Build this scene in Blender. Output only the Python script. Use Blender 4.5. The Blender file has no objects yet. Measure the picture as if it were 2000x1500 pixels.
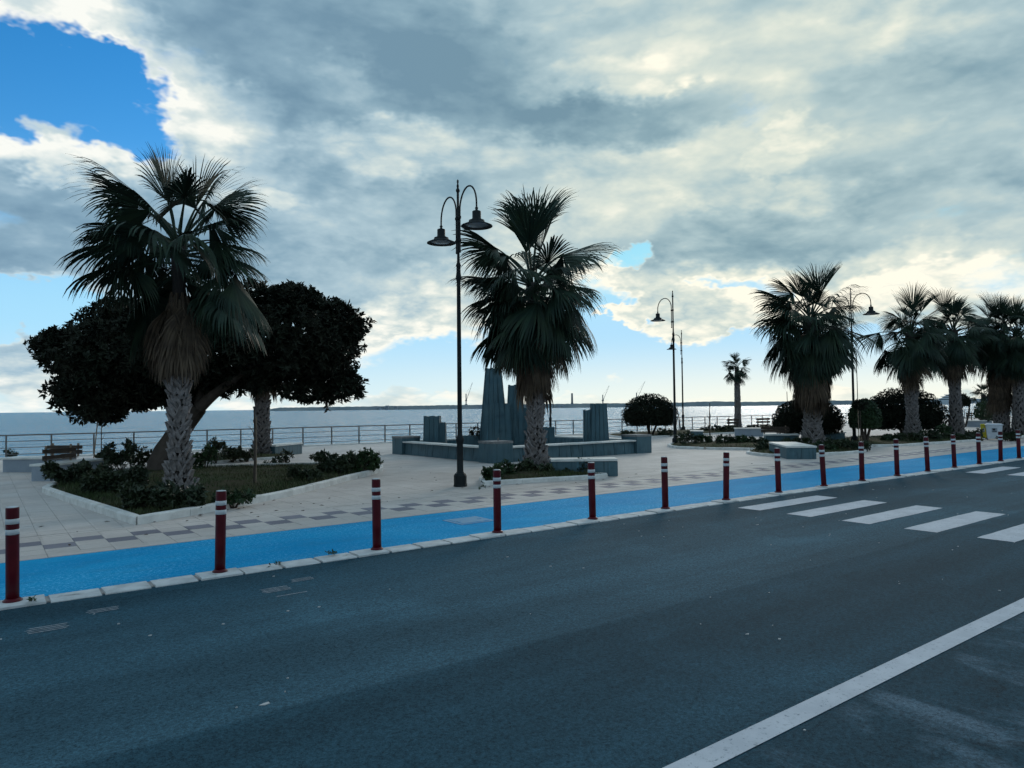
import bpy, math, random
import numpy as np
from mathutils import Vector, Matrix

R = math.radians
S = bpy.context.scene
C = S.collection

# ------------------------------------------------------------------ camera
CAM_H = 1.75
YAW = R(53.0)            # the road runs 53 degrees to the right of the lens axis
PITCH = R(1.876)
ROLL = R(0.619)
FPX = 1380.0             # focal length in pixels of a 2000 px wide frame
FWD = Vector((math.cos(YAW), math.sin(YAW), 0))
RGT = Vector((math.sin(YAW), -math.cos(YAW), 0))
cam = bpy.data.cameras.new('camera')
camo = bpy.data.objects.new('camera', cam); C.objects.link(camo)
cam.sensor_width = 36.0
cam.lens = 36.0 * FPX / 2000.0
cam.clip_start = 0.05
cam.clip_end = 60000
f3 = (FWD * math.cos(PITCH) + Vector((0, 0, math.sin(PITCH)))).normalized()
u3 = RGT.cross(f3).normalized()
r3 = RGT * math.cos(-ROLL) + u3 * math.sin(-ROLL)
u3b = u3 * math.cos(-ROLL) - RGT * math.sin(-ROLL)
camo.matrix_world = Matrix(((r3.x, u3b.x, -f3.x, 0), (r3.y, u3b.y, -f3.y, 0), (r3.z, u3b.z, -f3.z, CAM_H), (0, 0, 0, 1)))
S.camera = camo

# ------------------------------------------------------------------ render settings
S.view_settings.view_transform = 'Standard'
S.view_settings.look = 'None'
S.view_settings.gamma = 1
S.view_settings.exposure = 0.30
S.view_settings.use_curve_mapping = False
try:
    S.cycles.use_denoising = True
    S.cycles.denoiser = 'OPENIMAGEDENOISE'
    S.cycles.use_adaptive_sampling = True
    S.cycles.adaptive_threshold = 0.03
    S.cycles.max_bounces = 6
    S.cycles.diffuse_bounces = 3
    S.cycles.glossy_bounces = 3
    S.cycles.sample_clamp_indirect = 4
except Exception:
    pass


def ray_dir(px, py):
    """direction of a point of the sky that was measured in the photograph"""
    u, v = px - 1000.0, 750.0 - py
    return (f3 * FPX + r3 * u + u3b * v).normalized()


def azel(px, py):
    d = ray_dir(px, py)
    return math.atan2(d.dot(RGT), d.dot(FWD)), math.asin(d.z)


def gp(px, py, z=0.0):
    """a measured spot on the ground"""
    d = ray_dir(px, py)
    t = (z - CAM_H) / d.z
    return Vector((d.x * t, d.y * t, z))


# ------------------------------------------------------------------ node helpers
class NT:
    def __init__(s, tree):
        s.t = tree; s.n = tree.nodes; s.l = tree.links

    def new(s, typ, **kw):
        n = s.n.new(typ)
        for k, v in kw.items():
            setattr(n, k, v)
        return n

    def put(s, sock, v):
        if v is None:
            return
        if isinstance(v, bpy.types.NodeSocket):
            s.l.new(v, sock)
        else:
            sock.default_value = v

    def m(s, op, a, b=None, c=None, clamp=False):
        n = s.new('ShaderNodeMath', operation=op, use_clamp=clamp)
        s.put(n.inputs[0], a)
        if b is not None: s.put(n.inputs[1], b)
        if c is not None: s.put(n.inputs[2], c)
        return n.outputs[0]

    def v(s, op, a, b=None, scale=None):
        n = s.new('ShaderNodeVectorMath', operation=op)
        s.put(n.inputs[0], a)
        if b is not None: s.put(n.inputs[1], b)
        if scale is not None: s.put(n.inputs['Scale'], scale)
        return n.outputs['Value'] if op in ('DOT_PRODUCT', 'LENGTH') else n.outputs[0]

    def comb(s, x, y, z):
        n = s.new('ShaderNodeCombineXYZ')
        s.put(n.inputs[0], x); s.put(n.inputs[1], y); s.put(n.inputs[2], z)
        return n.outputs[0]

    def sep(s, vec):
        n = s.new('ShaderNodeSeparateXYZ'); s.put(n.inputs[0], vec)
        return n.outputs[0], n.outputs[1], n.outputs[2]

    def noise(s, vec, scale, detail=4, rough=0.5, dist=0.0, col=False):
        n = s.new('ShaderNodeTexNoise')
        if vec is not None: s.put(n.inputs['Vector'], vec)
        s.put(n.inputs['Scale'], scale); n.inputs['Detail'].default_value = detail
        n.inputs['Roughness'].default_value = rough; n.inputs['Distortion'].default_value = dist
        return n.outputs['Color'] if col else n.outputs['Fac']

    def ramp(s, fac, lo, hi, a=0.0, b=1.0):
        n = s.new('ShaderNodeMapRange'); n.interpolation_type = 'SMOOTHSTEP'
        s.put(n.inputs[0], fac); s.put(n.inputs[1], lo); s.put(n.inputs[2], hi); s.put(n.inputs[3], a); s.put(n.inputs[4], b)
        return n.outputs[0]

    def lin(s, fac, lo, hi, a=0.0, b=1.0):
        n = s.new('ShaderNodeMapRange')
        s.put(n.inputs[0], fac); s.put(n.inputs[1], lo); s.put(n.inputs[2], hi); s.put(n.inputs[3], a); s.put(n.inputs[4], b)
        return n.outputs[0]

    def mix(s, fac, a, b, blend='MIX'):
        n = s.new('ShaderNodeMix', data_type='RGBA', blend_type=blend)
        s.put(n.inputs[0], fac)
        s.put(n.inputs[6], a if isinstance(a, bpy.types.NodeSocket) else tuple(a) + (1,) if len(a) == 3 else a)
        s.put(n.inputs[7], b if isinstance(b, bpy.types.NodeSocket) else tuple(b) + (1,) if len(b) == 3 else b)
        return n.outputs[2]


# ------------------------------------------------------------------ sky
SUN_AZ, SUN_EL = azel(1540, 285)
sun_dir = ray_dir(1540, 285)
W = bpy.data.worlds.new('World'); S.world = W; W.use_nodes = True
nt = NT(W.node_tree); nt.n.clear()
SKY_STRENGTH = 0.10
sky = nt.new('ShaderNodeTexSky', sky_type='NISHITA')
sky.sun_disc = False
sky.sun_elevation = SUN_EL
sky.sun_rotation = math.atan2(sun_dir.x, sun_dir.y)
sky.air_density = 1.0; sky.dust_density = 0.05; sky.ozone_density = 3.0
gen = nt.new('ShaderNodeTexCoord').outputs['Generated']
dirn = nt.v('NORMALIZE', gen)
dx, dy, dz = nt.sep(dirn)
a_r = nt.v('DOT_PRODUCT', dirn, tuple(RGT)); a_f = nt.v('DOT_PRODUCT', dirn, tuple(FWD))
az = nt.m('ARCTAN2', a_r, a_f)
el = nt.m('ARCSINE', dz)
# ragged cloud borders: the cloud map is read at a displaced direction
warp = nt.noise(nt.v('MULTIPLY', dirn, (1, 1, 1.7)), 5.5, 5, 0.66, 0.0, True)
wx, wy, wz = nt.sep(warp)
azw = nt.m('MULTIPLY_ADD', nt.m('SUBTRACT', wx, 0.5), 0.24, az)
elw = nt.m('MULTIPLY_ADD', nt.m('SUBTRACT', wy, 0.5), 0.14, el)


def blob(px, py, w, h, lo=0.15, hi=2.0):
    a0, e0 = azel(px, py)
    ka, ke = FPX / w, FPX / h
    ddx = nt.m('MULTIPLY_ADD', azw, ka, -a0 * ka)
    ddy = nt.m('MULTIPLY_ADD', elw, ke, -e0 * ke)
    r2 = nt.m('MULTIPLY_ADD', ddx, ddx, nt.m('MULTIPLY', ddy, ddy))
    return nt.ramp(r2, lo, hi, 1.0, 0.0)


def blobs(start, lst):
    acc = start
    for (px, py, w, h, wt) in lst:
        acc = nt.m('MULTIPLY_ADD', blob(px, py, w, h), wt, acc)
    return acc


# flattened dome, so that clouds stretch towards the horizon
inv = nt.m('DIVIDE', 1.0, nt.m('ADD', nt.m('MAXIMUM', dz, 0.0), 0.34))
pvec = nt.comb(nt.m('MULTIPLY', dx, inv), nt.m('MULTIPLY', dy, inv), nt.m('MULTIPLY', dz, 2.2))
sunp = Vector((sun_dir.x * .8, sun_dir.y * .8, 0.55)).normalized() * 0.060
n0 = nt.noise(pvec, 2.4, 7, 0.55, 0.15)
n1 = nt.noise(nt.v('ADD', pvec, tuple(sunp)), 2.4, 5, 0.53, 0.15)
b0 = nt.noise(nt.v('ADD', pvec, nt.v('SCALE', warp, None, 0.10)), 6.5, 4, 0.52)
puff = nt.m('MULTIPLY_ADD', nt.m('ABSOLUTE', nt.m('SUBTRACT', b0, 0.5)), 2.8, -0.26)
lowel = nt.ramp(el, 0.02, 0.13, 1.0, 0.0)
cover = blobs(nt.m('MULTIPLY_ADD', lowel, -0.50, 0.74), [
    (60, 150, 145, 88, -1.1), (225, 218, 115, 62, -0.92), (-260, 150, 330, 190, -0.9),
    (132, 243, 66, 36, 1.35), (100, 12, 170, 52, 1.1), (215, 150, 40, 22, .5), (60, 345, 190, 50, 0.5),
    (60, 600, 220, 38, -1.05), (-300, 600, 260, 50, -0.9),
    (800, 705, 120, 45, -0.65), (1080, 680, 200, 70, -1.0), (1380, 710, 330, 50, -0.9), (1800, 705, 330, 46, -0.8),
    (1250, 510, 44, 20, -0.85), (1195, 595, 76, 44, -0.95), (1455, 562, 80, 24, -0.9),
    (1225, 614, 36, 20, 1.3), (1390, 604, 120, 34, 1.1), (940, 600, 160, 60, 0.4), (700, 640, 120, 56, 0.5),
    (50, 705, 110, 40, 0.6), (280, 600, 260, 60, -0.3),
])
D = nt.m('MULTIPLY_ADD', nt.m('SUBTRACT', n0, 0.5), 2.3, cover)
D = nt.m('MULTIPLY_ADD', puff, 0.34, D)
mask = nt.ramp(D, -0.12, 0.46)
thick = nt.ramp(D, 0.12, 0.80)
relief = nt.m('MULTIPLY', nt.m('SUBTRACT', n0, n1), 2.1)
light = blobs(nt.m('MULTIPLY', lowel, 0.30), [
    (1150, 60, 300, 100, 0.20), (1180, 160, 150, 34, 0.14), (1500, 120, 240, 80, 0.14), (1530, 283, 60, 22, 0.20), (1500, 300, 240, 90, 0.17),
    (930, 190, 200, 80, -0.30), (1230, 235, 220, 38, -0.26), (1560, 450, 330, 50, -0.12), (1760, 200, 150, 60, -0.08),
    (640, 60, 330, 90, -0.27), (860, 400, 120, 100, -0.06), (120, 450, 230, 80, -0.16), (480, 480, 160, 50, -0.10), (560, 200, 160, 40, -0.10),
    (300, 165, 130, 44, 0.36), (430, 235, 140, 44, 0.34), (90, 30, 150, 45, 0.50), (60, 305, 150, 26, 0.48), (420, 330, 110, 50, 0.26), (760, 290, 160, 44, 0.30), (540, 390, 60, 20, .30), (640, 160, 70, 24, .15),
    (980, 600, 260, 90, 0.34), (1850, 562, 260, 36, 0.40), (1650, 540, 220, 44, 0.26), (1330, 590, 260, 70, 0.36), (720, 660, 150, 60, 0.34), (1130, 440, 260, 70, 0.16),
])
sdot = nt.m('MAXIMUM', nt.v('DOT_PRODUCT', dirn, tuple(sun_dir)), 0.0)
glow = nt.m('POWER', sdot, 6.0)
bright = nt.m('ADD', nt.m('ADD', 0.66, relief), light)
bright = nt.m('MULTIPLY_ADD', puff, nt.m('MULTIPLY_ADD', nt.m('MAXIMUM', light, 0.0), 0.9, 0.26), bright)
bright = nt.m('MULTIPLY_ADD', thick, -0.30, bright)
bright = nt.m('MULTIPLY_ADD', glow, 0.10, bright)
CR = nt.new('ShaderNodeValToRGB')
nt.put(CR.inputs[0], bright)
els = CR.color_ramp.elements
els[0].position = 0.0; els[0].color = (0.145, 0.245, 0.320, 1)
els[1].position = 1.0; els[1].color = (0.82, 0.80, 0.71, 1)
for p, c in ((0.25, (0.215, 0.330, 0.400)), (0.50, (0.345, 0.460, 0.510)), (0.76, (0.560, 0.620, 0.590))):
    e = els.new(p); e.color = c + (1,)
warmth = nt.mix(nt.m('MULTIPLY', glow, 0.8, None, True), (0.95, 0.99, 1.06), (1.05, 1.02, 0.92))
cloud = nt.mix(1.0, CR.outputs[0], warmth, 'MULTIPLY')
cloud = nt.v('SCALE', cloud, None, 1.0 / SKY_STRENGTH)
# clear sky: Nishita, deeper in colour
hs = nt.new('ShaderNodeHueSaturation'); hs.inputs['Saturation'].default_value = 1.35; hs.inputs['Value'].default_value = 1.30
nt.put(hs.inputs['Color'], sky.outputs[0])
clear = nt.v('MINIMUM', hs.outputs[0], (6.0, 6.8, 7.6))
# pale air low over the sea, creamy towards the hidden sun
clear = nt.mix(nt.ramp(el, 0.06, 0.34, 0.92, 0.0), clear, (3.3, 6.1, 8.2))
aircol = nt.mix(nt.ramp(az, -0.55, 0.50), (5.6, 7.2, 7.6), (8.3, 8.2, 6.9))
clear = nt.mix(nt.ramp(el, -0.01, 0.115, 0.97, 0.0), clear, aircol)
skycol = nt.mix(mask, clear, cloud)
bg = nt.new('ShaderNodeBackground'); bg.inputs['Strength'].default_value = SKY_STRENGTH
nt.put(bg.inputs['Color'], skycol)
out = nt.new('ShaderNodeOutputWorld'); nt.l.new(bg.outputs[0], out.inputs[0])
W.cycles.sampling_method = 'MANUAL'; W.cycles.sample_map_resolution = 512

# ------------------------------------------------------------------ sun (behind cloud: weak and very soft)
sl = bpy.data.lights.new('sun', 'SUN'); sl.energy = 0.9; sl.angle = R(18); sl.color = (1.0, 0.94, 0.84)
so = bpy.data.objects.new('sun', sl); C.objects.link(so)
so.rotation_euler = (-sun_dir).to_track_quat('-Z', 'Y').to_euler()


# ------------------------------------------------------------------ mesh helpers
class MB:
    def __init__(s):
        s.v = []; s.f = []; s.mi = []

    def add(s, vs, fs, mi=0):
        o = len(s.v); s.v += [tuple(p) for p in vs]
        s.f += [tuple(i + o for i in f) for f in fs]; s.mi += [mi] * len(fs)
        return s

    def box(s, c, size, rz=0.0, mi=0, taper=0.0, tx=None):
        hx, hy, hz = size[0] / 2, size[1] / 2, size[2] / 2
        ca, sa = math.cos(rz), math.sin(rz)
        vs = []
        for z in (-1, 1):
            k = 1.0 - (taper if z > 0 else 0)
            for (a, b) in ((-1, -1), (1, -1), (1, 1), (-1, 1)):
                x, y = a * hx * k, b * hy * k
                vs.append((c[0] + ca * x - sa * y, c[1] + sa * x + ca * y, c[2] + z * hz))
        return s.add(vs, [(0, 3, 2, 1), (4, 5, 6, 7), (0, 1, 5, 4), (1, 2, 6, 5), (2, 3, 7, 6), (3, 0, 4, 7)], mi)

    def prism(s, poly, z0, z1, mi=0):
        n = len(poly)
        vs = [(p[0], p[1], z0) for p in poly] + [(p[0], p[1], z1) for p in poly]
        fs = [tuple(range(n - 1, -1, -1)), tuple(range(n, 2 * n))] + [(i, (i + 1) % n, n + (i + 1) % n, n + i) for i in range(n)]
        return s.add(vs, fs, mi)

    def lathe(s, prof, n=12, c=(0, 0, 0), mi=0, rot=0.0):
        vs = []
        for (r, z) in prof:
            for i in range(n):
                a = 2 * math.pi * i / n + rot
                vs.append((c[0] + r * math.cos(a), c[1] + r * math.sin(a), c[2] + z))
        fs = []
        for j in range(len(prof) - 1):
            for i in range(n):
                fs.append((j * n + i, j * n + (i + 1) % n, (j + 1) * n + (i + 1) % n, (j + 1) * n + i))
        fs.append(tuple(range(n - 1, -1, -1)))
        k = (len(prof) - 1) * n
        fs.append(tuple(range(k, k + n)))
        return s.add(vs, fs, mi)

    def tube(s, pts, rad, n=8, mi=0):
        pts = [Vector(p) for p in pts]
        if not hasattr(rad, '__len__'): rad = [rad] * len(pts)
        vs = []; fs = []
        ref = Vector((0.31, 0.52, 0.8)).normalized()
        for i, p in enumerate(pts):
            t = (pts[min(i + 1, len(pts) - 1)] - pts[max(i - 1, 0)]).normalized()
            a = t.cross(ref)
            if a.length < 0.1: a = t.cross(Vector((1, 0, 0)))
            a.normalize(); b = t.cross(a)
            for k in range(n):
                q = 2 * math.pi * k / n
                vs.append(p + (a * math.cos(q) + b * math.sin(q)) * rad[i])
        for i in range(len(pts) - 1):
            for k in range(n):
                fs.append((i * n + k, i * n + (k + 1) % n, (i + 1) * n + (k + 1) % n, (i + 1) * n + k))
        fs.append(tuple(range(n))); fs.append(tuple(range(len(pts) * n - 1, (len(pts) - 1) * n - 1, -1)))
        return s.add(vs, fs, mi)

    def mesh(s, name, mats, smooth=False):
        me = bpy.data.meshes.new(name)
        me.from_pydata(s.v, [], s.f)
        for m in (mats if isinstance(mats, (list, tuple)) else [mats]): me.materials.append(m)
        if any(s.mi): me.polygons.foreach_set('material_index', s.mi)
        if smooth: me.polygons.foreach_set('use_smooth', [True] * len(s.f))
        me.update()
        return me

    def build(s, name, mats, parent=None, loc=(0, 0, 0), rz=0.0, smooth=False):
        return inst(name, s.mesh(name, mats, smooth), parent, loc, rz)


def inst(name, me, parent=None, loc=(0, 0, 0), rz=0.0, sc=None):
    o = bpy.data.objects.new(name, me); C.objects.link(o)
    o.location = loc; o.rotation_euler = (0, 0, rz)
    if sc is not None: o.scale = sc if hasattr(sc, '__len__') else (sc, sc, sc)
    if parent: o.parent = parent
    return o


def arr_mesh(name, V, Fq, mat, smooth=False):
    """mesh from numpy arrays; Fq is (n,3) or (n,4)"""
    V = np.asarray(V, np.float32); Fq = np.asarray(Fq, np.int32)
    me = bpy.data.meshes.new(name)
    k = Fq.shape[1]
    me.vertices.add(len(V)); me.vertices.foreach_set('co', V.ravel())
    me.loops.add(Fq.size); me.loops.foreach_set('vertex_index', Fq.ravel())
    me.polygons.add(len(Fq))
    me.polygons.foreach_set('loop_start', np.arange(0, Fq.size, k, dtype=np.int32))
    try: me.polygons.foreach_set('loop_total', np.full(len(Fq), k, np.int32))
    except Exception: pass
    me.materials.append(mat)
    me.polygons.foreach_set('use_smooth', np.full(len(Fq), bool(smooth)))
    me.update(); me.validate()
    return me


def tag(o, label, cat=None, group=None, kind=None):
    if label: o['label'] = label
    if cat: o['category'] = cat
    if group: o['group'] = group
    if kind: o['kind'] = kind
    return o


def thing(name, label, cat, loc=(0, 0, 0), rz=0.0, group=None):
    o = bpy.data.objects.new(name, None); C.objects.link(o)
    o.empty_display_size = 0.2
    o.location = loc; o.rotation_euler = (0, 0, rz)
    return tag(o, label, cat, group)


def struct(o, label=None):
    return tag(o, label, None, None, 'structure')


# ------------------------------------------------------------------ materials
def mat(name, base, rough=0.7, spec=0.3, var=None, var_scale=3.0, bump=None, metal=0.0, var2=None, coord='pos', island=0.0, coat=0.0, streak=None):
    """base: colour; var: second colour mixed by noise; var2: (colour, scale, lo, hi) stain; bump: (scale, strength, distance)"""
    m = bpy.data.materials.new(name); m.use_nodes = True
    t = NT(m.node_tree); b = t.n['Principled BSDF']
    b.inputs['Roughness'].default_value = rough
    b.inputs['Specular IOR Level'].default_value = spec
    b.inputs['Metallic'].default_value = metal
    if coat: b.inputs['Coat Weight'].default_value = coat
    pos = t.new('ShaderNodeNewGeometry').outputs['Position'] if coord == 'pos' else t.new('ShaderNodeTexCoord').outputs['Object']
    col = None
    if var:
        n = t.noise(pos, var_scale, 6, 0.62)
        col = t.mix(t.ramp(n, 0.32, 0.68), base, var)
    if var2:
        n = t.noise(pos, var2[1], 7, 0.65, 0.4)
        col = t.mix(t.ramp(n, var2[2], var2[3]), col if col else base, var2[0])
    if streak:
        n = t.noise(t.v('MULTIPLY', pos, (7.0, 7.0, 0.45)), 1.6, 5, 0.6)
        col = t.mix(t.ramp(n, 0.50, 0.70, 0.0, 0.75), col if col else base, streak)
        n = t.noise(t.v('MULTIPLY', pos, (9.0, 9.0, 0.6)), 1.3, 4, 0.6)
        col = t.mix(t.ramp(n, 0.60, 0.74, 0.0, 0.5), col, tuple(min(1, c * 2.2) for c in base))
    if island:
        r = t.new('ShaderNodeNewGeometry').outputs['Random Per Island']
        k = t.lin(r, 0, 1, 1 - island, 1 + island)
        col = t.v('SCALE', col if col else t.mix(0.0, base, base), None, k)
    if col is not None: t.put(b.inputs['Base Color'], col)
    else: b.inputs['Base Color'].default_value = tuple(base) + (1,)
    if bump:
        n = t.noise(pos, bump[0], 6, 0.6)
        bp = t.new('ShaderNodeBump'); bp.inputs['Strength'].default_value = bump[1]; bp.inputs['Distance'].default_value = bump[2]
        t.put(bp.inputs['Height'], n); t.l.new(bp.outputs[0], b.inputs['Normal'])
    m['nt'] = 0
    return m


M = {}
M['kerb'] = mat('kerb_stone', (0.60, 0.61, 0.62), 0.8, 0.2, (0.44, 0.45, 0.46), 5, (60, 0.5, 0.01), var2=((0.17, 0.17, 0.16), 3.3, 0.60, 0.72))
M['bedkerb'] = mat('bed_kerb_stone', (0.70, 0.69, 0.67), 0.8, 0.2, (0.54, 0.53, 0.51), 4, (50, 0.5, 0.01), var2=((0.22, 0.17, 0.11), 2.2, 0.60, 0.72))
M['red'] = mat('red_paint', (0.088, 0.003, 0.009), 0.42, 0.25, (0.062, 0.002, 0.008), 6, None, coord='pos', var2=((0.10, 0.05, 0.05), 9, 0.68, 0.78))
M['band'] = mat('reflective_band', (0.52, 0.54, 0.57), 0.5, 0.4, (0.50, 0.52, 0.54), 12, coord='obj')
M['iron'] = mat('dark_iron', (0.007, 0.010, 0.012), 0.6, 0.18, (0.013, 0.017, 0.019), 9, (80, 0.2, 0.004))
M['lens'] = mat('lamp_glass', (0.22, 0.23, 0.24), 0.25, 0.5)
M['frond'] = mat('palm_leaf', (0.012, 0.028, 0.021), 0.6, 0.20, (0.020, 0.036, 0.019), 2.0, coord='pos', island=0.35)
M['dead'] = mat('dead_palm_leaf', (0.115, 0.085, 0.060), 0.9, 0.1, (0.070, 0.052, 0.040), 4.0, coord='pos', island=0.40)
M['trunk'] = mat('palm_trunk', (0.050, 0.044, 0.042), 0.95, 0.1, (0.045, 0.040, 0.038), 9, (30, 0.8, 0.02))
M['boot'] = mat('palm_leaf_base', (0.27, 0.245, 0.245), 0.9, 0.12, (0.15, 0.135, 0.13), 9, (45, 0.6, 0.01), var2=((0.08, 0.07, 0.062), 5, 0.58, 0.70))
M['bark'] = mat('bark', (0.055, 0.045, 0.038), 0.95, 0.1, (0.09, 0.072, 0.062), 3, (14, 0.8, 0.03))
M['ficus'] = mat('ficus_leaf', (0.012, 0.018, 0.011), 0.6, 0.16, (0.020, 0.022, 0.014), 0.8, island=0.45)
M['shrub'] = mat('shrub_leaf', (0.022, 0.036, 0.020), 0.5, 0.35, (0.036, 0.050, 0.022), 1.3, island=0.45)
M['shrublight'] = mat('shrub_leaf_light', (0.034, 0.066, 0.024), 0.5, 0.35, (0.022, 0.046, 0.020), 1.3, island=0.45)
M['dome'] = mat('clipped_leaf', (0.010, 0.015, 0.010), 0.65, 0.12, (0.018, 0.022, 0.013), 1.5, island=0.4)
M['grass'] = mat('grass_blade', (0.030, 0.056, 0.018), 0.7, 0.2, (0.058, 0.058, 0.026), 0.9, island=0.5)
M['soil'] = mat('soil', (0.030, 0.036, 0.018), 0.95, 0.1, (0.050, 0.038, 0.025), 0.8, (25, 0.8, 0.03), var2=((0.030, 0.045, 0.015), 2.6, 0.45, 0.60))
M['slate'] = mat('slate_cladding', (0.046, 0.104, 0.134), 0.6, 0.30, (0.072, 0.132, 0.158), 1.4, (24, 0.35, 0.008), var2=((0.034, 0.075, 0.100), 2.2, 0.55, 0.75), streak=(0.022, 0.045, 0.055))
M['coping'] = mat('stone_slab', (0.68, 0.68, 0.66), 0.6, 0.30, (0.54, 0.54, 0.52), 3, (40, 0.3, 0.005))
M['render'] = mat('bench_render', (0.28, 0.325, 0.38), 0.8, 0.2, (0.235, 0.275, 0.325), 2.0, (40, 0.3, 0.005))
M['rough'] = mat('rough_stone', (0.23, 0.235, 0.24), 0.85, 0.2, (0.15, 0.155, 0.16), 8, (25, 0.8, 0.02))
M['wood'] = mat('dark_wood', (0.035, 0.026, 0.022), 0.7, 0.25, (0.055, 0.040, 0.030), 6, (30, 0.3, 0.005))
M['stake'] = mat('pale_wood', (0.26, 0.20, 0.145), 0.8, 0.2, (0.17, 0.13, 0.10), 8)
M['rail'] = mat('rail_steel', (0.15, 0.15, 0.155), 0.42, 0.45, (0.10, 0.095, 0.09), 4, metal=0.25)
M['zebra'] = mat('road_paint', (0.47, 0.51, 0.57), 0.75, 0.2, (0.38, 0.42, 0.48), 3.0, (180, 0.6, 0.004), var2=((0.17, 0.21, 0.26), 34, 0.56, 0.70))
M['oldpaint'] = mat('worn_road_paint', (0.34, 0.37, 0.41), 0.8, 0.2, (0.15, 0.18, 0.21), 14)
M['rock'] = mat('breakwater_rock', (0.16, 0.20, 0.23), 0.95, 0.1, (0.25, 0.28, 0.29), 0.02)  # distance haze is put into this colour: paler and bluer than bare rock
M['farwall'] = mat('far_building', (0.42, 0.46, 0.50), 0.9, 0.1, (0.18, 0.20, 0.22), 0.08)
M['crane'] = mat('crane_steel', (0.20, 0.21, 0.22), 0.8, 0.2)
M['shipw'] = mat('ship_white', (0.55, 0.58, 0.60), 0.4, 0.4)
M['shipg'] = mat('ship_glass', (0.02, 0.06, 0.08), 0.15, 0.5)
M['binw'] = mat('bin_white', (0.62, 0.66, 0.72), 0.5, 0.35, (0.52, 0.56, 0.62), 5)
M['biny'] = mat('bin_yellow', (0.58, 0.50, 0.03), 0.5, 0.35, (0.46, 0.40, 0.03), 5)
M['black'] = mat('dark_rubber', (0.02, 0.02, 0.022), 0.7, 0.3)
M['chip'] = mat('pale_grit', (0.40, 0.41, 0.42), 0.9, 0.1)
M['deadleaf'] = mat('fallen_leaf', (0.045, 0.034, 0.024), 0.9, 0.1)
M['earth'] = mat('earth', (0.16, 0.15, 0.14), 0.95, 0.1, (0.12, 0.12, 0.11), 0.2)


def asphalt_mat():
    m = bpy.data.materials.new('asphalt'); m.use_nodes = True
    t = NT(m.node_tree); b = t.n['Principled BSDF']
    pos = t.new('ShaderNodeNewGeometry').outputs['Position']
    x, y, z = t.sep(pos)
    stretch = t.v('MULTIPLY', pos, (0.22, 1.0, 1.0))
    wav = t.m('MULTIPLY_ADD', t.m('SUBTRACT', t.noise(stretch, 1.2, 3, 0.5), 0.5), 0.22, y)
    lane = t.m('MULTIPLY', t.ramp(wav, 4.15, 4.24), t.ramp(wav, 7.3, 6.4, 0.25, 1.0))                      # the strip by the kerb was laid separately and is paler
    col = t.mix(lane, (0.018, 0.053, 0.076), (0.032, 0.077, 0.106))
    track = t.noise(t.v('MULTIPLY', pos, (0.10, 1.1, 1.0)), 1.0, 4, 0.55)
    col = t.mix(t.ramp(track, 0.30, 0.70), t.v('SCALE', col, None, 0.78), t.v('SCALE', col, None, 1.26))
    blot = t.noise(pos, 0.55, 6, 0.6, 0.3)
    col = t.mix(t.ramp(blot, 0.50, 0.75), col, t.v('SCALE', col, None, 1.35))
    park = t.ramp(y, 2.25, 2.05)                        # parking side: older, patched, scuffed pale
    scuff = t.noise(t.v('MULTIPLY', pos, (0.9, 0.35, 1.0)), 1.5, 7, 0.62, 0.8)
    col = t.mix(t.m('MULTIPLY', park, t.ramp(scuff, 0.50, 0.66, 0.0, 0.62)), col, (0.11, 0.165, 0.215))
    oil = t.noise(pos, 1.7, 5, 0.6, 0.5)
    col = t.mix(t.m('MULTIPLY', park, t.ramp(oil, 0.62, 0.72, 0, 0.7)), col, (0.012, 0.020, 0.026))
    sp = t.noise(pos, 48, 6, 0.85)
    col = t.v('SCALE', col, None, t.lin(sp, 0.32, 0.68, 0.25, 1.85))
    spk = t.new('ShaderNodeTexVoronoi'); spk.inputs['Scale'].default_value = 55; t.put(spk.inputs['Vector'], pos)
    col = t.mix(t.ramp(spk.outputs['Distance'], 0.10, 0.04, 0.0, 0.35), col, (0.16, 0.19, 0.21))
    t.put(b.inputs['Base Color'], col)
    b.inputs['Roughness'].default_value = 0.9
    b.inputs['Specular IOR Level'].default_value = 0.08
    bp = t.new('ShaderNodeBump'); bp.inputs['Strength'].default_value = 0.7; bp.inputs['Distance'].default_value = 0.006
    t.put(bp.inputs['Height'], t.noise(pos, 110, 3, 0.7)); t.l.new(bp.outputs[0], b.inputs['Normal'])
    return m


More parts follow.
